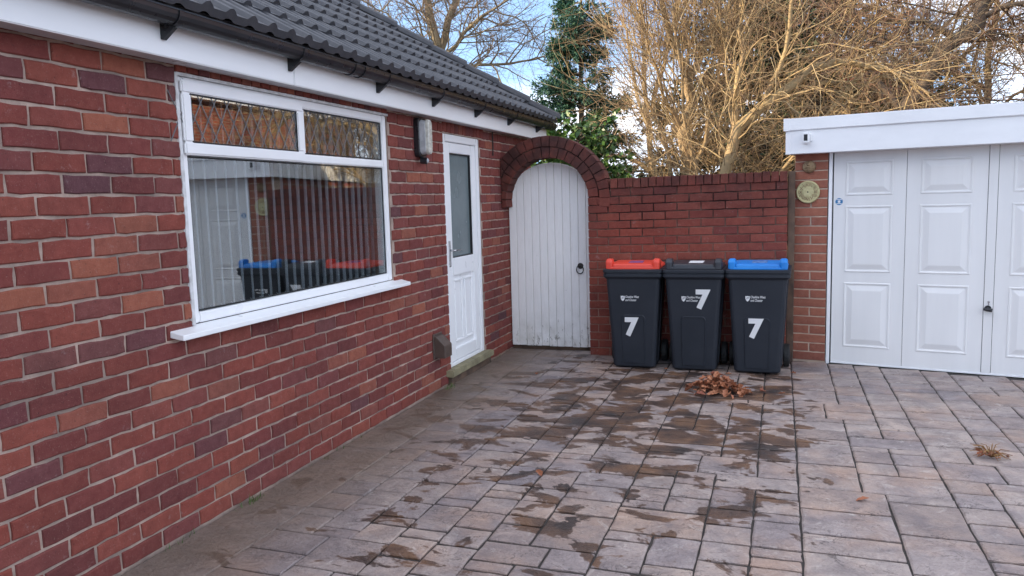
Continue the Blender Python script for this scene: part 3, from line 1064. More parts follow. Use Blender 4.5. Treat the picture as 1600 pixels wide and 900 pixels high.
# arch voussoirs
def vous(r0, r1, a0, a1, y0, y1, seed):
    rn = random.Random(seed)
    gp = .0035
    q = []
    for y in (y0, y1):
        for rr, s in ((r0 + gp, 0), (r1 - gp, 0), (r1 - gp, 1), (r0 + gp, 1)):
            g_ = gp / rr
            aa = (a0 + g_) if s == 0 else (a1 - g_)
            q.append([AX + rr * math.cos(aa) + rn.uniform(-.002, .002), y + rn.uniform(-.002, .002), AZ + rr * math.sin(aa) + rn.uniform(-.002, .002)])
    for p in q: p[0] = max(p[0], .003)
    return q
for (r0, r1, nn, ph, fr) in ((RI, RM, 19, 0, -.002), (RM, RO, 23, .3, -.006)):
    st, en = R(-7), R(187)
    for k in range(nn):
        a0, a1 = st + (en - st) * k / nn, st + (en - st) * (k + 1) / nn
        q = vous(r0, r1, a0, a1, fr + grn.uniform(-.004, .003), .19, k + int(r0 * 1000))
        if max(p[0] for p in q) < .02: continue
        b = MB(); b.add(q, [(0, 3, 2, 1), (4, 5, 6, 7), (0, 1, 5, 4), (1, 2, 6, 5), (2, 3, 7, 6), (3, 0, 4, 7)])
        b.obj('voussoir', 'brick_garden', gw, bevel=.003)
# rendered strip where the wall meets the garage
b = MB(); b.box(2.648, 2.706, .05, .152, -.02, 1.69)
b.obj('cement_strip', 'cement', gw, bevel=.004)

# ------------------------------------------------------------------ gate
gate = thing('arched_gate', 'white painted boarded gate with round top under the brick arch', 'gate', (.445, 7.335, .03))
GX, GRX, GRZ, GZ = 0., .436, .372, 1.487 - .03
npl = 11
for k in range(npl):
    a = -GRX + k * 2 * GRX / npl
    c = a + 2 * GRX / npl - .0035
    top = []
    for t in np.linspace(0, 1, 6):
        x = c + (a - c) * t
        top.append((x, GZ + GRZ * math.sqrt(max(0, 1 - (x / (GRX + .004)) ** 2))))
    z0 = random.uniform(0, .006)
    b = MB(); b.prism([(a, z0), (c, z0)] + top, 'y', random.uniform(-.001, .001), .018)
    b.obj('plank', 'gate', gate, bevel=.0035)
for z in (.2, .85, 1.42):
    b = MB(); b.box(-.42, .42, .0185, .045, z, z + .1); b.obj('ledge', 'gate', gate)
b = MB(); b.tube([(.292, -.001, .815), (.292, -.012, .815)], [.03, .027], 14); b.tube([(.292, -.012, .815), (.292, -.03, .812)], [.014, .01], 10)
rh = b.obj('latch_rose', 'iron', gate)
b = MB(); b.tube([(.292 + .035 * math.sin(t), -.022, .785 - .04 * math.cos(t) - .005) for t in np.linspace(0, 2 * math.pi, 25)[:-1]], .0055, 8, True)
b.obj('ring_handle', 'iron', rh, smooth=True)
b = MB(); b.box(-.436, .43, .05, .12, -.06, -.004); b.obj('threshold', 'cement', gate)

# ------------------------------------------------------------------ garage
ga = .2054
GR = thing('garage', 'white flat-roofed garage with brick pier and panelled up-and-over door', 'garage', (2.70, 7.295, 0), -ga)
k_ = .9925
PH = 1.84
b = MB(); b.box(.004, .276, .006, .22, -.03, PH); pier = b.obj('pier', 'mortar_pier', GR)
PC = .0802
PV = [brick_mesh(.27, PC - .011, .08, 'brick_pier', 300 + s, .003, .0014) for s in range(5)]
HV = [brick_mesh(.129, PC - .011, .08, 'brick_pier', 320 + s, .003, .0014) for s in range(4)]
for i in range(23):
    z = i * PC + PC / 2 + .004
    if i % 2 == 0 or i > 18:
        place('brick', grn.choice(PV), (.141, grn.uniform(-.001, .001), z), parent=pier)
    else:
        place('brick', grn.choice(HV), (.0705, grn.uniform(-.001, .001), z), parent=pier)
        place('brick', grn.choice(HV), (.2115, grn.uniform(-.001, .001), z), parent=pier)
b = MB()
b.box(.005, .205, .22, 5.6, -.03, 1.86); b.box(2.80, 3.08, .005, 5.6, -.03, 1.86); b.box(.205, 2.80, 5.4, 5.6, -.03, 1.86)
b.obj('side_wall', 'far_brick', GR)
b = MB(); b.box(-.04, 3.1, -.10, 5.7, 1.87, 2.10); b.obj('roof', 'cement', GR)
b = MB()
b.box(-.045, 3.12, -.15, -.101, 1.832, 2.036); b.box(-.045, -.04, -.101, 5.7, 1.832, 2.036)
b.box(-.045, .26, -.101, .1, 1.832, 1.842); b.box(.26, 2.82, -.101, .03, 1.832, 1.842)
gf = b.obj('fascia', 'fascia', GR, bevel=.004)
b = MB(); b.box(-.062, 3.14, -.166, -.14, 2.03, 2.132); b.box(-.062, -.046, -.14, 5.7, 2.03, 2.132); b.box(-.046, 3.14, -.14, -.02, 2.118, 2.131)
b.obj('trim', 'fascia', gf, bevel=.005, seg=2)
b = MB(); b.box(-.064, -.012, -.169, -.16, 2.028, 2.134); b.box(-.048, -.004, -.1525, -.149, 1.830, 2.034); b.obj('corner_joint', 'fascia', gf, bevel=.002)
b = MB()
b.box(.284, .311, .0, .06, -.01, 1.845); b.box(2.70, 2.79, .0, .06, -.01, 1.845); b.box(.311, 2.70, .07, .09, 1.78, 1.85)
b.obj('door_jamb', 'upvc', GR, bevel=.003)
b = MB(); b.box(.277, .2845, .012, .05, -.01, 1.845); b.box(.3115, .323, .03, .05, .0, 1.845); b.obj('dark_gap', 'rubber_gasket', GR)
# door leaf: four sections, each with three raised panels
b = MB()
for a, c in ((.324, .889), (.892, 1.470), (1.540, 2.118), (2.121, 2.69)):
    b.box(a * k_, c * k_, .022, .05, .012, 1.838)
b.box(1.473 * k_, 1.537 * k_, .018, .05, .012, 1.838)
gd = b.obj('garage_door', 'garage_white', GR, bevel=.0025)
b = MB(); b.box(.324 * k_, 2.69 * k_, .014, .05, -.004, .0115); b.obj('bottom_rail', 'upvc', gd, bevel=.002)
b = MB(); b.box(.324 * k_, 2.69 * k_, .052, .06, .0, 1.84); b.obj('backing', 'dark_inside', gd)
for (a, c) in ((.42, .79), (.995, 1.367), (1.637, 2.01), (2.212, 2.584)):
    for (z0, z1) in ((.150, .716), (.805, 1.376), (1.463, 1.753)):
        x0, x1 = a * k_, c * k_
        b = MB()
        rg = lambda i_, y: [(x0 + i_, y, z0 + i_), (x1 - i_, y, z0 + i_), (x1 - i_, y, z1 - i_), (x0 + i_, y, z1 - i_)]
        # moulded edge, sunk field border, raised centre
        b.loft([rg(0, .0225), rg(.005, .0165), rg(.013, .0165), rg(.02, .0222), rg(.028, .0222), rg(.068, .0125), rg(.072, .012)], cap0=False)
        b.obj('panel', 'garage_white', gd)
b = MB(); b.tube([(1.503 * k_, .018, .54), (1.503 * k_, .004, .54)], [.024, .024], 16); b.tube([(1.503 * k_, .004, .54), (1.503 * k_, -.03, .54)], [.010, .010], 10)
b.tube([(1.503 * k_ - .03, -.036, .54), (1.503 * k_ + .03, -.036, .53)], [.013, .016], 10)
lk = b.obj('lock_handle', 'black_plastic', gd, bevel=.002)
b = MB(); b.tube([(1.507 * k_, .0175, .592), (1.507 * k_, .013, .592)], [.009, .009], 12); b.box(1.507 * k_ - .004, 1.507 * k_ + .004, .0135, .0175, .565, .59); b.obj('keyhole_cover', 'metal', lk)
b = MB(); b.tube([(.37 * k_, .0215, 1.414), (.37 * k_, .0205, 1.414)], [.03, .03], 24); stk = b.obj('sticker', 'sticker_blue', gd)
b = MB()
for zc, hh in ((1.431, .003), (1.397, .003)):
    b.box(.37 * k_ - .021, .37 * k_ + .021, .0198, .0203, zc - hh, zc + hh)
b.tube([(.37 * k_, .0203, 1.414), (.37 * k_, .0196, 1.414)], [.011, .011], 14)
b.obj('sticker_print', 'white_print', stk)

def gpt(t, y, z):
    return (2.70 + math.cos(ga) * t + math.sin(ga) * y, 7.295 - math.sin(ga) * t + math.cos(ga) * y, z)
# clock face plaque
ck = thing('clock_plaque', 'round cream stone clock face with roman numerals on the garage pier', 'plaque', gpt(.117, -.003, 1.504), -ga)
b = MB(); 
def disc(b, prof, n=36, cy=0):
    b.loft([[(r_ * math.cos(2 * math.pi * k / n), y, r_ * math.sin(2 * math.pi * k / n)) for k in range(n)] for r_, y in prof])
disc(b, [(.098, .0), (.098, -.012), (.092, -.020), (.084, -.020), (.080, -.014), (.046, -.014), (.043, -.017), (.012, -.018)])
b.obj('face', 'stone', ck)
rom = ['XII', 'I', 'II', 'III', 'IIII', 'V', 'VI', 'VII', 'VIII', 'IX', 'X', 'XI']
for k, s in enumerate(rom):
    t = R(90 - 30 * k)
    me = text_mesh(s, 'stone2', h=.026, depth=.003, bold=.01)
    place('numeral', me, (.063 * math.cos(t), -.0135, .063 * math.sin(t)), (R(90), t - R(90), 0) if False else (R(90), 0, 0), (1, 1, 1), ck)
    o = ck.children[-1] if False else None
b = MB(); disc(b, [(.006, -.0165), (.006, -.021)], 10); b.obj('spindle_hole', 'dark_inside', ck)
# small carved head
hdt = thing('stone_mask', 'small round weathered stone face ornament above the clock plaque', 'ornament', gpt(.123, -.003, 1.722), -ga)
b = MB()
n = 20
secs = []
for ph in np.linspace(0, math.pi / 2, 7):
    secs.append([(.054 * math.cos(ph) * math.cos(2 * math.pi * k / n) * 1.04, -.055 * math.sin(ph), .054 * math.cos(ph) * math.sin(2 * math.pi * k / n)) for k in range(n)])
b.loft(secs[:-1] + [[(x * .1, -.055, z * .1) for x, y, z in secs[-2]]])
b.obj('head', 'stone2', hdt, smooth=True)
b = MB(); b.tube([(-.03, -.048, -.012), (-.01, -.06, -.003), (.008, -.06, -.004), (.028, -.048, -.014)], [.004, .007, .007, .004], 6); b.obj('lip', 'stone2', hdt)
b = MB(); b.tube([(-.026, -.045, -.024), (0, -.054, -.02), (.026, -.045, -.024)], [.004, .007, .004], 6); b.obj('chin', 'stone2', hdt)
b = MB(); b.tube([(0, -.05, .03), (0, -.064, .01)], [.005, .01], 6); b.obj('nose', 'stone2', hdt)
# security camera on the fascia
sc = thing('security_camera', 'small white security camera with black lens on garage fascia', 'camera', gpt(.136, -.151, 1.962), -ga)
b = MB(); b.box(-.018, .034, -.012, .0, -.03, .03); b.obj('mount', 'upvc', sc, bevel=.004)
b = MB(); b.box(-.034, .018, -.062, -.014, -.048, .046); sb = b.obj('body', 'upvc', sc, bevel=.008, seg=2)
b = MB(); b.box(-.024, .006, -.0645, -.0615, -.027, .027); b.obj('lens_window', 'black_plastic', sb, bevel=.001)

# ------------------------------------------------------------------ wheelie bins
def rrect(hw_, hd, r, z, n=4, cy=0):
    pts = []
    for cx, cyy, a0 in ((hw_ - r, hd - r, 0), (-(hw_ - r), hd - r, 90), (-(hw_ - r), -(hd - r), 180), (hw_ - r, -(hd - r), 270)):
        for k in range(n):
            t = R(a0 + 90 * k / (n - 1))
            pts.append((cx + r * math.cos(t), cy + cyy + r * math.sin(t), z))
    return pts
SLP = math.atan((.232 - .188) / .79)
def hdz(z): return .188 + (.232 - .188) * (z - .03) / .79
def hwz(z): return .186 + (.234 - .186) * (z - .03) / .79
SEV = text_mesh('7', 'white_print', w=.122, h=.172, bold=.055)
TXT1 = text_mesh('Cheshire West', 'white_print', w=.118, h=.021, bold=.012, shear=.2)
TXT2 = text_mesh('and Chester', 'white_print', w=.096, h=.021, bold=.012, shear=.2)
def shield_mesh():
    b = MB()
    o = [(-.017, .022), (-.006, .019), (0, .023), (.006, .019), (.017, .022), (.017, 0), (.012, -.014), (0, -.025), (-.012, -.014), (-.017, 0)]
    b.prism(o, 'z', 0, .0006)
    me = b.mesh('crest', 'white_print')
    return me
SHD = shield_mesh()
def crest_cut():
    b = MB()
    b.prism([(-.010, .004), (.012, .010), (.012, .014), (-.010, .008)], 'z', .0007, .0011)
    b.prism([(-.012, -.006), (.009, .001), (.009, .004), (-.012, -.002)], 'z', .0007, .0011)
    return b.mesh('crest_band', 'bin')
CUT = crest_cut()
wb = MB()
wb.loft([[(x, r_ * math.cos(2 * math.pi * k / 20), r_ * math.sin(2 * math.pi * k / 20)) for k in range(20)] for x, r_ in ((-.024, .08), (-.024, .095), (-.017, .1), (.017, .1), (.024, .095), (.024, .08))])
WHEEL = wb.mesh('wheel', 'black_rough', smooth=False)
wb = MB()
wb.loft([[(x, r_ * math.cos(2 * math.pi * k / 16), r_ * math.sin(2 * math.pi * k / 16)) for k in range(16)] for x, r_ in ((-.028, .03), (-.027, .06), (.027, .06), (.028, .03))])
HUB = wb.mesh('hub', 'bin')

def make_bin(x, y, rz, label, lid, seven, logo, lidprint):
    t = thing('wheelie_bin', label, 'bin', (x, y, 0), rz, 'wheelie bins along the garden wall')
    b = MB()
    b.loft([rrect(.165, .165, .03, .008), rrect(.184, .186, .035, .022), rrect(.186, .188, .035, .03), rrect(hwz(.3), hdz(.3), .035, .3), rrect(hwz(.55), hdz(.55), .032, .55),
            rrect(.234, .232, .03, .815)])
    b.obj('body', 'bin', t, smooth=False)
    # sunk front panel shown by its raised border
    b = MB()
    def fp(px, z, d):
        return (px, -hdz(z) - d, z)
    outl = []
    for px, z in [(-.098, .05), (-.106, .438)] + [(-.106 + .03 - .03 * math.cos(a), .438 + .045 * math.sin(a)) for a in np.linspace(.2, math.pi / 2, 5)] + \
                 [(.106 - .03 + .03 * math.cos(a), .438 + .045 * math.sin(a)) for a in np.linspace(math.pi / 2, .2, 5)] + [(.106, .438), (.098, .05)]:
        outl.append((px, z))
    o2 = [(px * .955, z if z < .06 else z - .006) for px, z in outl]
    o3 = [(px * .90, z if z < .06 else z - .014) for px, z in outl]
    b.loft([[fp(px, z, -.001) for px, z in outl], [fp(px, z, .006) for px, z in o2], [fp(px, z, .006) for px, z in o3], [fp(px * .97, z, .0022) for px, z in o3]], cap0=False)
    b.obj('front_panel', 'bin', t)
    for sx in (-1, 1):
        b = MB(); b.tube([(sx * (hwz(z) + .002), -.05, z) for z in (.06, .3, .6, .8)], .008, 6); b.obj('side_rib', 'bin', t)
    # rim: two stepped bands
    b = MB()
    b.loft([rrect(.240, .238, .03, .80), rrect(.252, .25, .03, .815), rrect(.256, .254, .03, .82), rrect(.256, .254, .03, .842), rrect(.250, .248, .03, .846), rrect(.250, .248, .03, .852),
            rrect(.258, .256, .03, .856), rrect(.258, .256, .03, .878), rrect(.254, .252, .03, .882)])
    b.obj('rim', 'bin', t)
    b = MB()
    b.loft([rrect(.232, .238, .03, .8835), rrect(.234, .24, .03, .892), rrect(.226, .232, .035, .905), rrect(.214, .215, .04, .914), rrect(.205, .195, .04, .923, cy=.02), rrect(.19, .16, .04, .929, cy=.04), rrect(.10, .08, .03, .932, cy=.05)])
    ld = b.obj('lid', lid, t, bevel=0)
    for sx in (-1, 1):
        b = MB()
        xa, xb = sx * .172, sx * .232
        b.loft([rrect(.029, .052, .016, .888, cy=-.19), rrect(.031, .056, .018, .942, cy=-.185), rrect(.028, .05, .018, .962, cy=-.18), rrect(.02, .034, .012, .970, cy=-.175)])
        b.v = [(px + sx * .203, py, pz) for px, py, pz in b.v]
        b.obj('lid_grip', lid, ld)
    b = MB()
    b.loft([rrect(.168, .012, .006, .896, cy=-.226), rrect(.168, .012, .006, .92, cy=-.222), rrect(.165, .008, .004, .926, cy=-.22)])
    b.obj('lid_front_bar', lid, ld)
    b = MB(); b.add([(-.06 + .01, -.12, .929), (.07, -.12, .929), (.07, .02, .935), (-.05, .02, .935), (-.05, -.12, .9305), (.07, -.12, .9305), (.07, .02, .9365), (-.05, .02, .9365)],
                    [(4, 5, 6, 7), (0, 1, 5, 4), (1, 2, 6, 5), (2, 3, 7, 6), (3, 0, 4, 7)])
    b.obj('lid_label', lidprint, ld)
    b = MB(); b.tube([(-.2, .245, .885), (-.2, .275, .89), (.2, .275, .89), (.2, .245, .885)], .012, 8); b.obj('handle', 'bin', t)
    b = MB(); b.tube([(-.2, .185, .1), (.2, .185, .1)], .012, 8); b.obj('axle', 'black_rough', t)
    for sx in (-1, 1):
        w_ = place('wheel', WHEEL, (sx * .226, .19, .1), parent=t)
        place('hub', HUB, (0, 0, 0), parent=w_)
    rot = (math.pi / 2 + SLP, 0, 0)
    lx, lz = seven
    on_panel = lz < .45
    place('number_seven', SEV, (lx, -hdz(lz) - (.0068 if on_panel else .0028), lz), rot, parent=t)
    lx, lz = logo
    y = -hdz(lz) - .0012
    cr = place('crest', SHD, (lx - .068, y, lz), rot, parent=t)
    place('crest_band', CUT, (0, 0, 0), parent=cr)
    for me, dx_, dz_ in ((TXT1, .014, .014), (TXT2, .003, -.014)):
        place('council_name', me, (lx + dx_, y - dz_ * math.tan(SLP), lz + dz_), rot, parent=t)
    return t
make_bin(1.378, 6.825, R(1.5), 'dark grey wheelie bin with red lid, nearest the white gate', 'lid_red', (-.012, .375), (-.02, .628), 'violet_print')
make_bin(1.90, 6.82, R(-.6), 'dark grey wheelie bin with dark lid, standing between two bins', 'lid_dark', (.082, .628), (-.012, .632), 'white_print')
make_bin(2.42, 6.815, R(-1.5), 'dark grey wheelie bin with blue lid, next to the garage pier', 'lid_blue', (-.008, .39), (-.008, .642), 'navy_print')

# ------------------------------------------------------------------ fallen leaves and small stuff
def leaf_mesh(seed):
    rn = random.Random(seed)
    L, W = .085, .05
    ox = [(-.5, 0), (-.3, .3), (-.12, .42), (.02, .34), (.18, .5), (.32, .28), (.5, 0)]
    c1, c2 = rn.uniform(.3, 1.1), rn.uniform(-.5, 1.)
    def z(x, y): return (c1 * y * y * 1.6 + c2 * x * x * .8) * .06 + rn.uniform(-.004, .004)
    vs, fs = [], []
    for s in (1, -1):
        for x, y in ox:
            yy = s * y * rn.uniform(.75, 1.15)
            vs.append((x * L, yy * W, z(x, yy)))
    mid = [(x * L, 0, -.003 + z(x, 0) * .4) for x, _ in ox[1:-1]]
    n = len(ox)
    m0 = len(vs)
    vs += mid
    for s in (0, 1):
        o = s * n
        ids = [o] + list(range(m0, m0 + n - 2)) + [o + n - 1]
        for i in range(n - 1):
            a, b_, c, d = o + i, o + i + 1, ids[i + 1], ids[i]
            f = [a, b_, c, d]
            f2 = []
            for q in f:
                if q not in f2: f2.append(q)
            fs.append(tuple(f2 if s else f2[::-1]))
    b = MB(); b.add(vs, fs)
    me = b.mesh('leaf', 'dead_leaf')
    return me
LM = [leaf_mesh(s) for s in range(8)]
lr = random.Random(4)
pile = thing('leaf_pile', 'heap of brown dead leaves swept up on the drive before the bins', 'leaves', (2.13, 5.98, .0))
for k in range(190):
    r_ = abs(lr.gauss(0, 1))
    a = lr.uniform(0, 2 * math.pi)
    x, y = r_ * .125 * math.cos(a), r_ * .085 * math.sin(a)
    if lr.random() < .25: x += lr.uniform(.0, .28); y += lr.uniform(-.06, .0)
    top = .125 * math.exp(-((x / .15) ** 2 + (y / .11) ** 2))
    z = lr.uniform(.012, .014 + top)
    sc_ = lr.uniform(.6, 1.05)
    place('leaf', lr.choice(LM), (x, y, z), (lr.uniform(-.7, .7), lr.uniform(-.7, .7), lr.uniform(0, 6.28)), (sc_, sc_, sc_), pile)
for (x, y, lab) in ((1.66, 6.62, 'single brown dead leaf beside the red-lidded bin'), (2.19, 6.55, 'single brown dead leaf between dark-lidded and blue-lidded bins'),
                    (2.70, 6.70, 'single brown dead leaf at foot of the garage pier'), (2.98, 3.95, 'single small orange leaf alone on the pale slabs'),
                    (.62, 6.2, 'single brown dead leaf on slabs before the white gate'), (1.35, 3.9, 'single brown dead leaf on dark stained slabs')):
    o = place('leaf', lr.choice(LM), (x, y, .012), (lr.uniform(-.25, .25), lr.uniform(-.25, .25), lr.uniform(0, 6)), (.8, .8, .8))
    tag(o, lab, 'leaf')
# withered weed on the right
wd = thing('withered_weed', 'dry brown withered weed lying on slabs before the garage door', 'weed', (3.715, 4.80, .0))
for k in range(26):
    a = lr.uniform(0, 6.28); L = lr.uniform(.05, .13)
    b = MB()
    e = (L * math.cos(a), L * .7 * math.sin(a), lr.uniform(.003, .075))
    b.tube([(0, 0, .004), (e[0] * .5, e[1] * .5, .02 + e[2] * .7), e], [.0035, .0028, .0015], 4)
    b.obj('stem', 'dry_stem', wd)
for k in range(14):
    place('leaf', lr.choice(LM), (lr.gauss(0, .045), lr.gauss(0, .03), lr.uniform(.01, .04)), (lr.uniform(-.8, .8), lr.uniform(-.8, .8), lr.uniform(0, 6)), (.55, .4, .5), wd)
# grass tufts along the foot of the house wall
gb = MB()
for (yc, xc, n, sp) in ((3.13, .03, 40, .09), (5.62, .05, 36, .08), (4.0, .02, 16, .4), (2.6, .02, 10, .2), (6.8, .03, 14, .2)):
    for k in range(n):
        x, y = xc + abs(lr.gauss(0, .018)), yc + lr.gauss(0, sp * .5)
        h, a = lr.uniform(.012, .05), lr.uniform(0, 6.28)
        wv = .0025
        dx_, dy_ = math.cos(a), math.sin(a)
        le = lr.uniform(.1, .8) * h
        gb.add([(x - dy_ * wv, y + dx_ * wv, -.004), (x + dy_ * wv, y - dx_ * wv, -.004), (x + dx_ * le, y + dy_ * le, h)], [(0, 1, 2)])
tag(gb.obj('grass_tufts', 'grass'), 'small green grass tufts at the foot of the brick house wall', 'grass', kind='stuff')

# ------------------------------------------------------------------ trees and shrubs
def norm(a):
    return a / np.maximum(np.linalg.norm(a, axis=-1, keepdims=True), 1e-9)

def grow(P, D, L, r0, r1, K, wander, trop, rg):
    n = len(P)
    pts = np.zeros((n, K, 3))
    pts[:, 0] = P
    d = norm(D)
    st = (L / (K - 1))[:, None]
    trop = np.asarray(trop, float)
    for k in range(1, K):
        d = norm(d + rg.normal(0, wander, (n, 3)) + trop)
        pts[:, k] = pts[:, k - 1] + d * st
    t = np.linspace(0, 1, K)
    rad = r0[:, None] * (1 - t) + r1[:, None] * t
    return pts, rad

def kids(pts, rad, n, t0, t1, ang, rg, bias=1.):
    m_, K, _ = pts.shape
    w_ = np.linalg.norm(pts[:, -1] - pts[:, 0], axis=1)
    idx = rg.choice(m_, n, p=w_ / w_.sum())
    t = t0 + (t1 - t0) * rg.random(n) ** bias
    f = t * (K - 1)
    k = np.minimum(f.astype(int), K - 2)
    fr = (f - k)[:, None]
    a, b_ = pts[idx, k], pts[idx, k + 1]
    P = a + (b_ - a) * fr
    tan = norm(b_ - a)
    rr = rad[idx, k] * (1 - fr[:, 0]) + rad[idx, k + 1] * fr[:, 0]
    q = norm(np.cross(tan, norm(rg.normal(0, 1, (n, 3)))))
    an = np.radians(rg.normal(ang, ang * .3, n))[:, None]
    return P, norm(tan * np.cos(an) + q * np.sin(an)), rr, t

def tubes(sets, sides):
    V, F, off = [], [], 0
    for pts, rad in sets:
        n, K, _ = pts.shape
        tan = np.zeros_like(pts)
        tan[:, 1:-1] = pts[:, 2:] - pts[:, :-2]
        tan[:, 0] = pts[:, 1] - pts[:, 0]
        tan[:, -1] = pts[:, -1] - pts[:, -2]
        tan = norm(tan)
        mean = norm(pts[:, -1] - pts[:, 0])
        ref = np.where(np.abs(mean[:, 2:3]) < .8, np.array([[0, 0, 1.]]), np.array([[1., 0, 0]]))[:, None, :]
        a = norm(np.cross(tan, ref))
        c = np.cross(tan, a)
        ph = 2 * np.pi * np.arange(sides) / sides
        ring = pts[:, :, None, :] + rad[:, :, None, None] * (a[:, :, None, :] * np.cos(ph)[None, None, :, None] + c[:, :, None, :] * np.sin(ph)[None, None, :, None])
        V.append(ring.reshape(-1, 3))
        i, k, s = np.meshgrid(np.arange(n), np.arange(K - 1), np.arange(sides), indexing='ij')
        base = off + (i * K + k) * sides
        s2 = (s + 1) % sides
        F.append(np.stack([base + s, base + s2, base + sides + s2, base + sides + s], -1).reshape(-1, 4))
        off += n * K * sides
    return np.concatenate(V), np.concatenate(F)

def tube_obj(name, sets, sides, mat, parent, smooth=False):
    V, F = tubes(sets, sides)
    return link(bpy.data.objects.new(name, np_mesh(name, V, F, mat, smooth)), parent)

def cards(P, D, size, w_, rg, droop=0.):
    """leaf-sized diamond faces with a folded midrib at P pointing along D"""
    n = len(P)
    D = norm(D)
    q = norm(np.cross(D, norm(rg.normal(0, 1, (n, 3)))))
    nn = np.cross(D, q)
    s = size[:, None]
    a = P
    b_ = P + D * s * .45 + q * s * w_ + nn * s * .08
    c = P + D * s + np.array([0, 0, -1.]) * s * droop
    d = P + D * s * .45 - q * s * w_ + nn * s * .08
    V = np.stack([a, b_, c, d], 1).reshape(-1, 3)
    F = np.arange(4 * n).reshape(n, 4)
    return V, F

A1 = lambda *v: np.array([v], float)

def tree(name, label, base, trunk_pts, trunk_r, lv, seed, bmat, tmat, group=None, sides0=8):
    """trunk_pts: list of hand-placed polylines (stems and limbs) with radii; lv: list of (count, t0, t1, angle, len0, len1, r, K, wander, trop, bias)"""
    rg = np.random.default_rng(seed)
    t = thing(name, label, 'shrub' if 'shrub' in name or 'bramble' in name else 'tree', base, 0, group)
    inv = np.array(base)
    prim = []
    for poly, rr in zip(trunk_pts, trunk_r):
        poly = np.array(poly, float)
        n = 9
        s = np.linspace(0, len(poly) - 1, n)
        P = np.stack([np.interp(s, np.arange(len(poly)), poly[:, j]) for j in range(3)], 1)
        P[1:-1] += rg.normal(0, .022 * np.linalg.norm(poly[-1] - poly[0]), (n - 2, 3)) * .5
        rad = np.linspace(rr[0], rr[1], n)
        prim.append((P[None], rad[None]))
    allp = np.concatenate([p for p, _ in prim])
    allr = np.concatenate([r_ for _, r_ in prim])
    tube_obj('trunk', [(p - inv, r_) for p, r_ in prim], sides0, bmat, t, True)
    cur = (allp, allr)
    fine = []
    for li, (cnt, t0, t1, ang, l0, l1, rmax, K, wander, trop, bias) in enumerate(lv):
        P, D, rr, tt = kids(cur[0], cur[1], cnt, t0, t1, ang, rg, bias)
        L = rg.uniform(l0, l1, cnt)
        r0 = np.minimum(rr * .7, rmax * rg.uniform(.6, 1., cnt))
        pts, rad = grow(P, D, L, r0, r0 * .45, K, wander, trop, rg)
        fine.append((pts - inv, rad))
        cur = (pts, rad)
    if len(fine) > 1:
        tube_obj('branches', fine[:1], 5, bmat, t)
        tube_obj('crown', fine[1:], 3, tmat, t)
    else:
        tube_obj('crown', fine, 3, tmat, t)
    return t, cur

SH = (0, 0, 0)
# big bare tree behind the bungalow roof
tree('bare_tree', 'large bare pale-barked tree rising behind the bungalow roof', (-6.3, 20, 0),
     [[(-6.3, 20, 0), (-6.3, 20, 3), (-6.3, 20, 5.1), (-6.37, 20, 5.85)],
      [(-6.37, 20, 5.75), (-6.65, 19.9, 7.0), (-6.9, 19.8, 8.6), (-7.6, 19.6, 10.5)],
      [(-6.33, 20, 5.65), (-5.95, 20.1, 6.7), (-5.6, 20.2, 7.9), (-5.0, 20.2, 10)],
      [(-6.36, 20, 5.5), (-6.9, 19.6, 5.75), (-7.6, 19.3, 6.0), (-8.6, 19, 6.9)],
      [(-6.33, 20, 5.0), (-7.2, 20.3, 5.35), (-8.2, 20.6, 6.3), (-9.8, 21, 7.4)],
      [(-6.3, 20, 5.2), (-5.6, 19.7, 5.9), (-4.7, 19.5, 6.4), (-3.5, 19.3, 6.9)],
      [(-6.3, 20, 4.9), (-5.4, 20.3, 5.3), (-4.4, 20.5, 5.2), (-3.4, 20.6, 5.4)]],
     [(.27, .19), (.13, .06), (.12, .05), (.07, .03), (.075, .025), (.065, .02), (.055, .02)],
     [(150, .15, 1, 48, 1.0, 2.6, .030, 9, .24, (0, 0, .0), 1), (1300, .15, 1, 45, .5, 1.4, .012, 6, .26, (0, 0, -.03), .8), (5200, .1, 1, 42, .25, .8, .0068, 4, .2, (0, 0, -.03), .8)],
     21, 'bark_grey', 'twig_grey')

def foliage_tree(name, label, base, h, spread, nb, ntw, leaf, seed, lmat, up, z0=.15, shape=1., wl=.2, group=None, droop=.2, tr=.12):
    rg = np.random.default_rng(seed)
    t = thing(name, label, 'tree' if 'tree' in name or 'conifer' in name else 'shrub', base, 0, group)
    tp = np.array([[[0, 0, h * k / 7] for k in range(8)]], float)
    tp[0, 1:, :2] += rg.normal(0, .02 * h * .2, (7, 2))
    trad = np.linspace(tr, tr * .1, 8)[None]
    tube_obj('trunk', [(tp, trad)], 7, 'bark_dark', t, True)
    f = z0 + (1 - z0) * rg.random(nb) ** .9
    az = rg.uniform(0, 2 * np.pi, nb)
    P = np.stack([np.zeros(nb), np.zeros(nb), f * h], 1)
    L = spread * (1 - f) ** shape * rg.uniform(.55, 1.15, nb) + .12
    D = np.stack([np.cos(az), np.sin(az), np.full(nb, up) + rg.normal(0, .15, nb)], 1)
    pts, rad = grow(P, D, L, np.full(nb, .018), np.full(nb, .005), 6, .1, (0, 0, -.02), rg)
    tube_obj('branches', [(pts, rad)], 4, 'bark_dark', t)
    P, D, rr, tt = kids(pts, rad, ntw, .1, 1, 40, rg, .8)
    Lt = rg.uniform(.5, 1.2, ntw) * leaf * 3
    tw, twr = grow(P, D, Lt, np.full(ntw, .004), np.full(ntw, .002), 4, .15, (0, 0, -.03), rg)
    n2 = ntw * 7
    P, D, rr, tt = kids(tw, twr, n2, 0, 1, 38, rg, .8)
    V, F = cards(P, D, rg.uniform(.6, 1.3, n2) * leaf, wl, rg, droop)
    link(bpy.data.objects.new('crown', np_mesh('crown', V, F, lmat)), t)
    return t
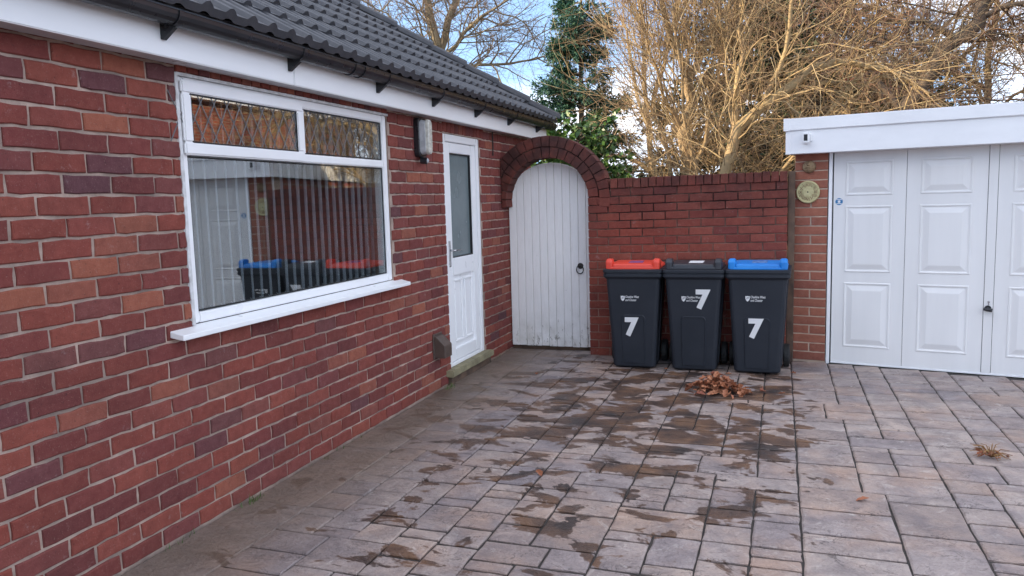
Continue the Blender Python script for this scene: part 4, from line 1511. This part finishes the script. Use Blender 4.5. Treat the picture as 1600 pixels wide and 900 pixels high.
foliage_tree('conifer', 'tall blue-green conifer standing behind the brick arch', (-.62, 12.9, 0), 5.6, 1.15, 105, 8500, .07, 31, 'needle', .22, .18, .75, .15, droop=.1, tr=.09)
foliage_tree('conifer', 'dark overgrown conifer half hidden behind the tan twiggy thicket', (2.5, 14.6, 0), 6.0, 2.5, 200, 6500, .13, 32, 'needle_dark', .1, .1, .35, .2)
foliage_tree('evergreen_shrub', 'low glossy green evergreen shrub just behind the arch and wall', (.15, 9.6, 0), 2.35, 1.0, 90, 800, .09, 33, 'ever_leaf', .5, .3, .5, .32, tr=.05)
foliage_tree('ivy_shrub', 'small green ivy clump among twigs above the garage roof', (5.1, 15.6, 0), 3.65, .8, 60, 420, .09, 34, 'ever_leaf', .4, .55, .3, .36, tr=.05)

# twiggy shrubs behind the wall
def shx(polys, d):
    return [[(x + d, y, z) for x, y, z in p] for p in polys]
tree('twiggy_shrub', 'tall tan multi-stemmed twiggy shrub with central trunk behind the garden wall', (1.5, 10, 0),
     shx([[(1.25, 10, 0), (1.24, 10, 1.85), (1.2, 10, 2.6), (1.25, 10, 3.05)],
      [(1.24, 10, 2.9), (1.05, 9.9, 3.4), (.9, 9.8, 4.0), (.7, 9.7, 5.0)],
      [(1.25, 10, 2.95), (1.45, 10.1, 3.4), (1.75, 10.2, 3.9), (2.2, 10.3, 4.8)],
      [(1.24, 10, 2.2), (1.0, 9.8, 2.6), (.85, 9.7, 3.1), (.7, 9.6, 3.9)],
      [(1.25, 10, 1.6), (1.5, 9.9, 2.4), (1.65, 9.8, 3.1), (1.9, 9.7, 4.2)],
      [(1.2, 10, 1.0), (.95, 10.1, 2.0), (.8, 10.2, 2.5), (.6, 10.3, 3.0)],
      [(1.3, 10, .3), (1.35, 9.7, 1.7), (1.2, 9.6, 2.6), (1.1, 9.5, 3.9)]], .25),
     [(.095, .065), (.05, .018), (.055, .018), (.03, .01), (.03, .01), (.028, .01), (.03, .01)],
     [(130, .1, 1, 32, .8, 1.8, .012, 7, .14, (0, 0, .05), 1), (1100, .1, 1, 34, .4, 1.1, .0055, 6, .2, (0, 0, .02), .8), (3600, .1, 1, 36, .18, .55, .0036, 4, .18, (0, 0, -.01), .8)],
     41, 'bark_tan', 'twig_tan')
def forward(polys, y1, k):
    return [[(2.587 + (x - 2.587) * k, y1 + (y - 10.2) * .7, 1.5 + (z - 1.5) * k if z > .5 else z) for x, y, z in p] for p in polys]
tree('leaning_shrub', 'twiggy shrub with one leaning ochre trunk near the garage end of wall', (1.95, 9.1, 0),
     forward([[(1.80, 10.3, 0), (1.86, 10.25, 1.7), (2.1, 10.2, 2.3), (2.38, 10.2, 2.6), (2.95, 10.3, 3.0)],
      [(2.05, 10.25, 2.2), (2.05, 10.3, 2.9), (2.1, 10.4, 3.6), (2.2, 10.4, 4.6)],
      [(2.38, 10.2, 2.6), (2.6, 10, 3.1), (2.7, 9.9, 3.8), (2.9, 9.8, 4.6)],
      [(1.85, 10.4, .2), (2.4, 10.4, 1.4), (2.9, 10.5, 2.2), (3.5, 10.6, 2.9)],
      [(2.95, 10.3, 3.0), (3.3, 10.3, 3.05), (3.8, 10.3, 2.9), (4.2, 10.2, 2.6)]], 9.0, .885),
     [(.07, .05), (.035, .012), (.03, .012), (.03, .012), (.05, .012)],
     [(110, .1, 1, 40, .7, 1.6, .011, 8, .22, (0, 0, -.01), 1), (800, .1, 1, 42, .35, 1.0, .0055, 6, .28, (0, 0, -.02), .8), (2300, .1, 1, 42, .18, .5, .0036, 4, .22, (0, 0, -.03), .8)],
     42, 'bark_lit', 'twig_tan')
tree('low_bramble', 'dense low tan bramble tangle behind the shrub with leaning trunk', (1.9, 10.7, 0),
     [[(.9 + .28 * k, 10.7 + .2 * math.sin(k * 2.), 0), (.95 + .28 * k, 10.7, 1.2), (1.05 + .28 * k + .2 * math.sin(k), 10.65, 1.9), (1.2 + .28 * k + .3 * math.sin(k * 1.7), 10.6, 2.3)] for k in range(7)],
     [(.016, .008)] * 7,
     [(160, .3, 1, 45, .5, 1.2, .007, 7, .25, (0, 0, -.05), 1), (1500, .1, 1, 45, .25, .7, .004, 5, .25, (0, 0, -.04), .8)],
     43, 'bark_lit', 'twig_tan')
tree('drooping_shrub', 'reddish drooping twiggy shrub between the conifer and the wall', (.7, 12.5, 0),
     [[(.7, 12.5, 0), (.65, 12.5, 2), (.55, 12.5, 3.4), (.45, 12.4, 4.6)],
      [(.65, 12.5, 2.4), (.4, 12.4, 3.3), (.3, 12.3, 4.0), (.2, 12.2, 4.3)],
      [(.6, 12.5, 1.9), (.2, 12.5, 2.2), (-.1, 12.4, 2.15), (-.35, 12.3, 2.5)],
      [(.65, 12.5, 2.8), (.9, 12.5, 3.6), (1.0, 12.6, 4.4), (1.2, 12.6, 5.3)]],
     [(.06, .02), (.035, .01), (.04, .012), (.035, .01)],
     [(45, .2, 1, 38, .5, .9, .012, 7, .16, (0, 0, -.02), 1), (450, .1, 1, 42, .3, .6, .006, 6, .16, (0, 0, -.10), .8), (1100, .1, 1, 40, .2, .45, .0042, 4, .16, (0, 0, -.10), .8)],
     44, 'bark_tan', 'twig_red')
# thicket over the garage
tree('twiggy_thicket', 'wide tan thicket of arching twigs rising above the garage roof', (3.4, 13.6, 0),
     [[(2.6 + .45 * k, 13.6 + .4 * math.sin(k * 3), 0), (2.65 + .45 * k, 13.5, 1.8), (2.8 + .45 * k + .3 * math.sin(k), 13.4, 2.9), (3.1 + .45 * k + .6 * math.sin(k * 1.7), 13.3, 3.7 + .8 * math.sin(k * 2.3) ** 2)] for k in range(8)],
     [(.04, .014)] * 8,
     [(120, .3, 1, 45, .8, 1.8, .012, 8, .24, (0, 0, -.03), 1), (900, .1, 1, 45, .4, 1.1, .006, 6, .28, (0, 0, -.04), .8), (2400, .1, 1, 42, .2, .55, .0045, 4, .2, (0, 0, -.03), .8)],
     45, 'bark_lit', 'twig_tan')
# large trees at the right
def nearer(polys):
    k = 12.7 / 16.4
    return [[(2.587 + (x - 2.587) * k, 12.7 + (y - 17) * .6, 1.5 + (z - 1.5) * k if z > .5 else z) for x, y, z in p] for p in polys]
tree('leaning_tree', 'bare dark tree with thick leaning limb behind the garage', (3.6, 12.7, 0),
     nearer([[(3.9, 17, 0), (4.1, 17, 1.6), (4.7, 17, 3.0), (5.35, 17, 3.9), (5.95, 17, 4.75), (6.4, 17, 6.2)],
      [(5.3, 17, 3.85), (5.0, 16.8, 4.1), (4.4, 16.6, 4.15), (3.7, 16.4, 4.4)],
      [(5.6, 17, 4.2), (5.1, 17.2, 4.6), (4.4, 17.3, 4.75), (3.3, 17.4, 5.1)],
      [(5.9, 17, 4.6), (6.4, 16.9, 4.7), (7.0, 16.8, 4.8), (7.8, 16.7, 5.2)],
      [(4.7, 17, 3.0), (4.2, 17.1, 3.7), (3.6, 17.2, 4.4), (3.2, 17.2, 5.4)]]),
     [(.13, .085), (.05, .018), (.05, .018), (.045, .018), (.05, .018)],
     [(90, .25, 1, 50, .8, 1.8, .02, 8, .2, (0, 0, .0), 1), (700, .15, 1, 45, .4, 1.0, .009, 6, .22, (0, 0, -.02), .8), (2200, .1, 1, 42, .2, .55, .005, 4, .2, (0, 0, -.03), .8)],
     46, 'bark_dark', 'twig_red')
tree('slender_tree', 'slender upright bare tree with ochre stem at the far garage corner', (6.1, 15.4, 0),
     [[(6.0, 15.4, 0), (5.98, 15.4, 2.5), (5.95, 15.4, 3.7), (6.05, 15.4, 4.9), (6.1, 15.4, 6.2)],
      [(5.97, 15.4, 3.0), (5.6, 15.3, 3.4), (5.2, 15.2, 3.5), (4.6, 15.1, 3.3)],
      [(5.97, 15.4, 2.7), (6.4, 15.4, 3.1), (6.9, 15.4, 3.5), (7.4, 15.4, 4.2)]],
     [(.07, .03), (.03, .01), (.03, .01)],
     [(70, .25, 1, 48, .7, 1.7, .014, 7, .16, (0, 0, .0), 1), (800, .15, 1, 45, .4, 1.1, .007, 6, .2, (0, 0, -.03), .8), (2600, .1, 1, 42, .2, .6, .005, 4, .2, (0, 0, -.03), .8)],
     47, 'bark_lit', 'twig_red')
tree('distant_tree', 'far bare reddish tree filling the sky beyond the brick gable', (2.6, 27, 0),
     [[(2.6, 27, 0), (2.6, 27, 3.5), (2.5, 27, 6), (2.3, 27, 9)],
      [(2.6, 27, 3.8), (3.6, 27, 5.5), (4.4, 27, 6.8), (5.4, 27, 8.4)],
      [(2.55, 27, 4.2), (1.6, 27, 5.6), (.9, 27, 7), (.2, 27, 8.6)],
      [(2.6, 27, 3.2), (4.6, 27, 4.4), (6.4, 27, 5.6), (8.2, 27, 7.2)]],
     [(.24, .08), (.12, .04), (.12, .04), (.12, .04)],
     [(100, .2, 1, 48, 1.2, 3, .035, 7, .16, (0, 0, .02), 1), (900, .15, 1, 45, .7, 1.8, .016, 6, .18, (0, 0, -.01), .8), (3000, .1, 1, 42, .35, .95, .009, 4, .2, (0, 0, -.02), .8)],
     48, 'bark_grey', 'twig_red')

# ------------------------------------------------------------------ neighbour house with a brick gable
nh = thing('gabled_house', 'red brick gabled house glimpsed through twigs beyond the garage', 'house', (4.3, 22, 0))
b = MB()
b.prism([(-2.6, -.03), (2.6, -.03), (2.6, 2.7), (0, 5.25), (-2.6, 2.7)], 'y', 0, 7); b.obj('wall', 'far_brick', nh)
b = MB()
for sx in (-1, 1):
    p = [(0, 5.30), (sx * 2.95, 2.42), (sx * 2.95, 2.52), (0, 5.42)]
    b.prism(p, 'y', -.22, 7.2)
b.obj('roof', 'roof', nh)
b = MB()
for sx in (-1, 1):
    b.prism([(0, 5.14), (sx * 2.95, 2.26), (sx * 2.95, 2.43), (0, 5.31)], 'y', -.25, -.22)
b.obj('bargeboard', 'soffit', nh)
nb = thing('neighbour_house', 'sunlit brick house with white gutter mirrored in the leaded panes', 'house', (11.2, 17, 0))
b = MB(); b.box(0, 7, -6.5, 6.5, -.03, 4.25); b.obj('wall', 'far_brick', nb)
b = MB(); b.box(-.3, -.27, -6.7, 6.7, 4.2, 4.42); b.box(-.27, .0, -6.7, 6.7, 4.2, 4.22); b.obj('fascia', 'fascia', nb)
b = MB(); b.prism([(-.36, 4.42), (3.5, 7.0), (7.36, 4.42)], 'y', -6.8, 6.8); b.obj('roof', 'roof', nb)
for yy in (-4, 0, 3.6):
    b = MB(); frame_rect(b, yy, yy + 1.5, 1.0, 2.3, .08, -.02, .03); wf = b.obj('window', 'upvc', nb)
    b = MB(); b.box(-.008, .0, yy + .07, yy + 1.43, 1.07, 2.23); b.obj('pane', 'rubber_gasket', wf)
SC.render.engine = 'CYCLES'
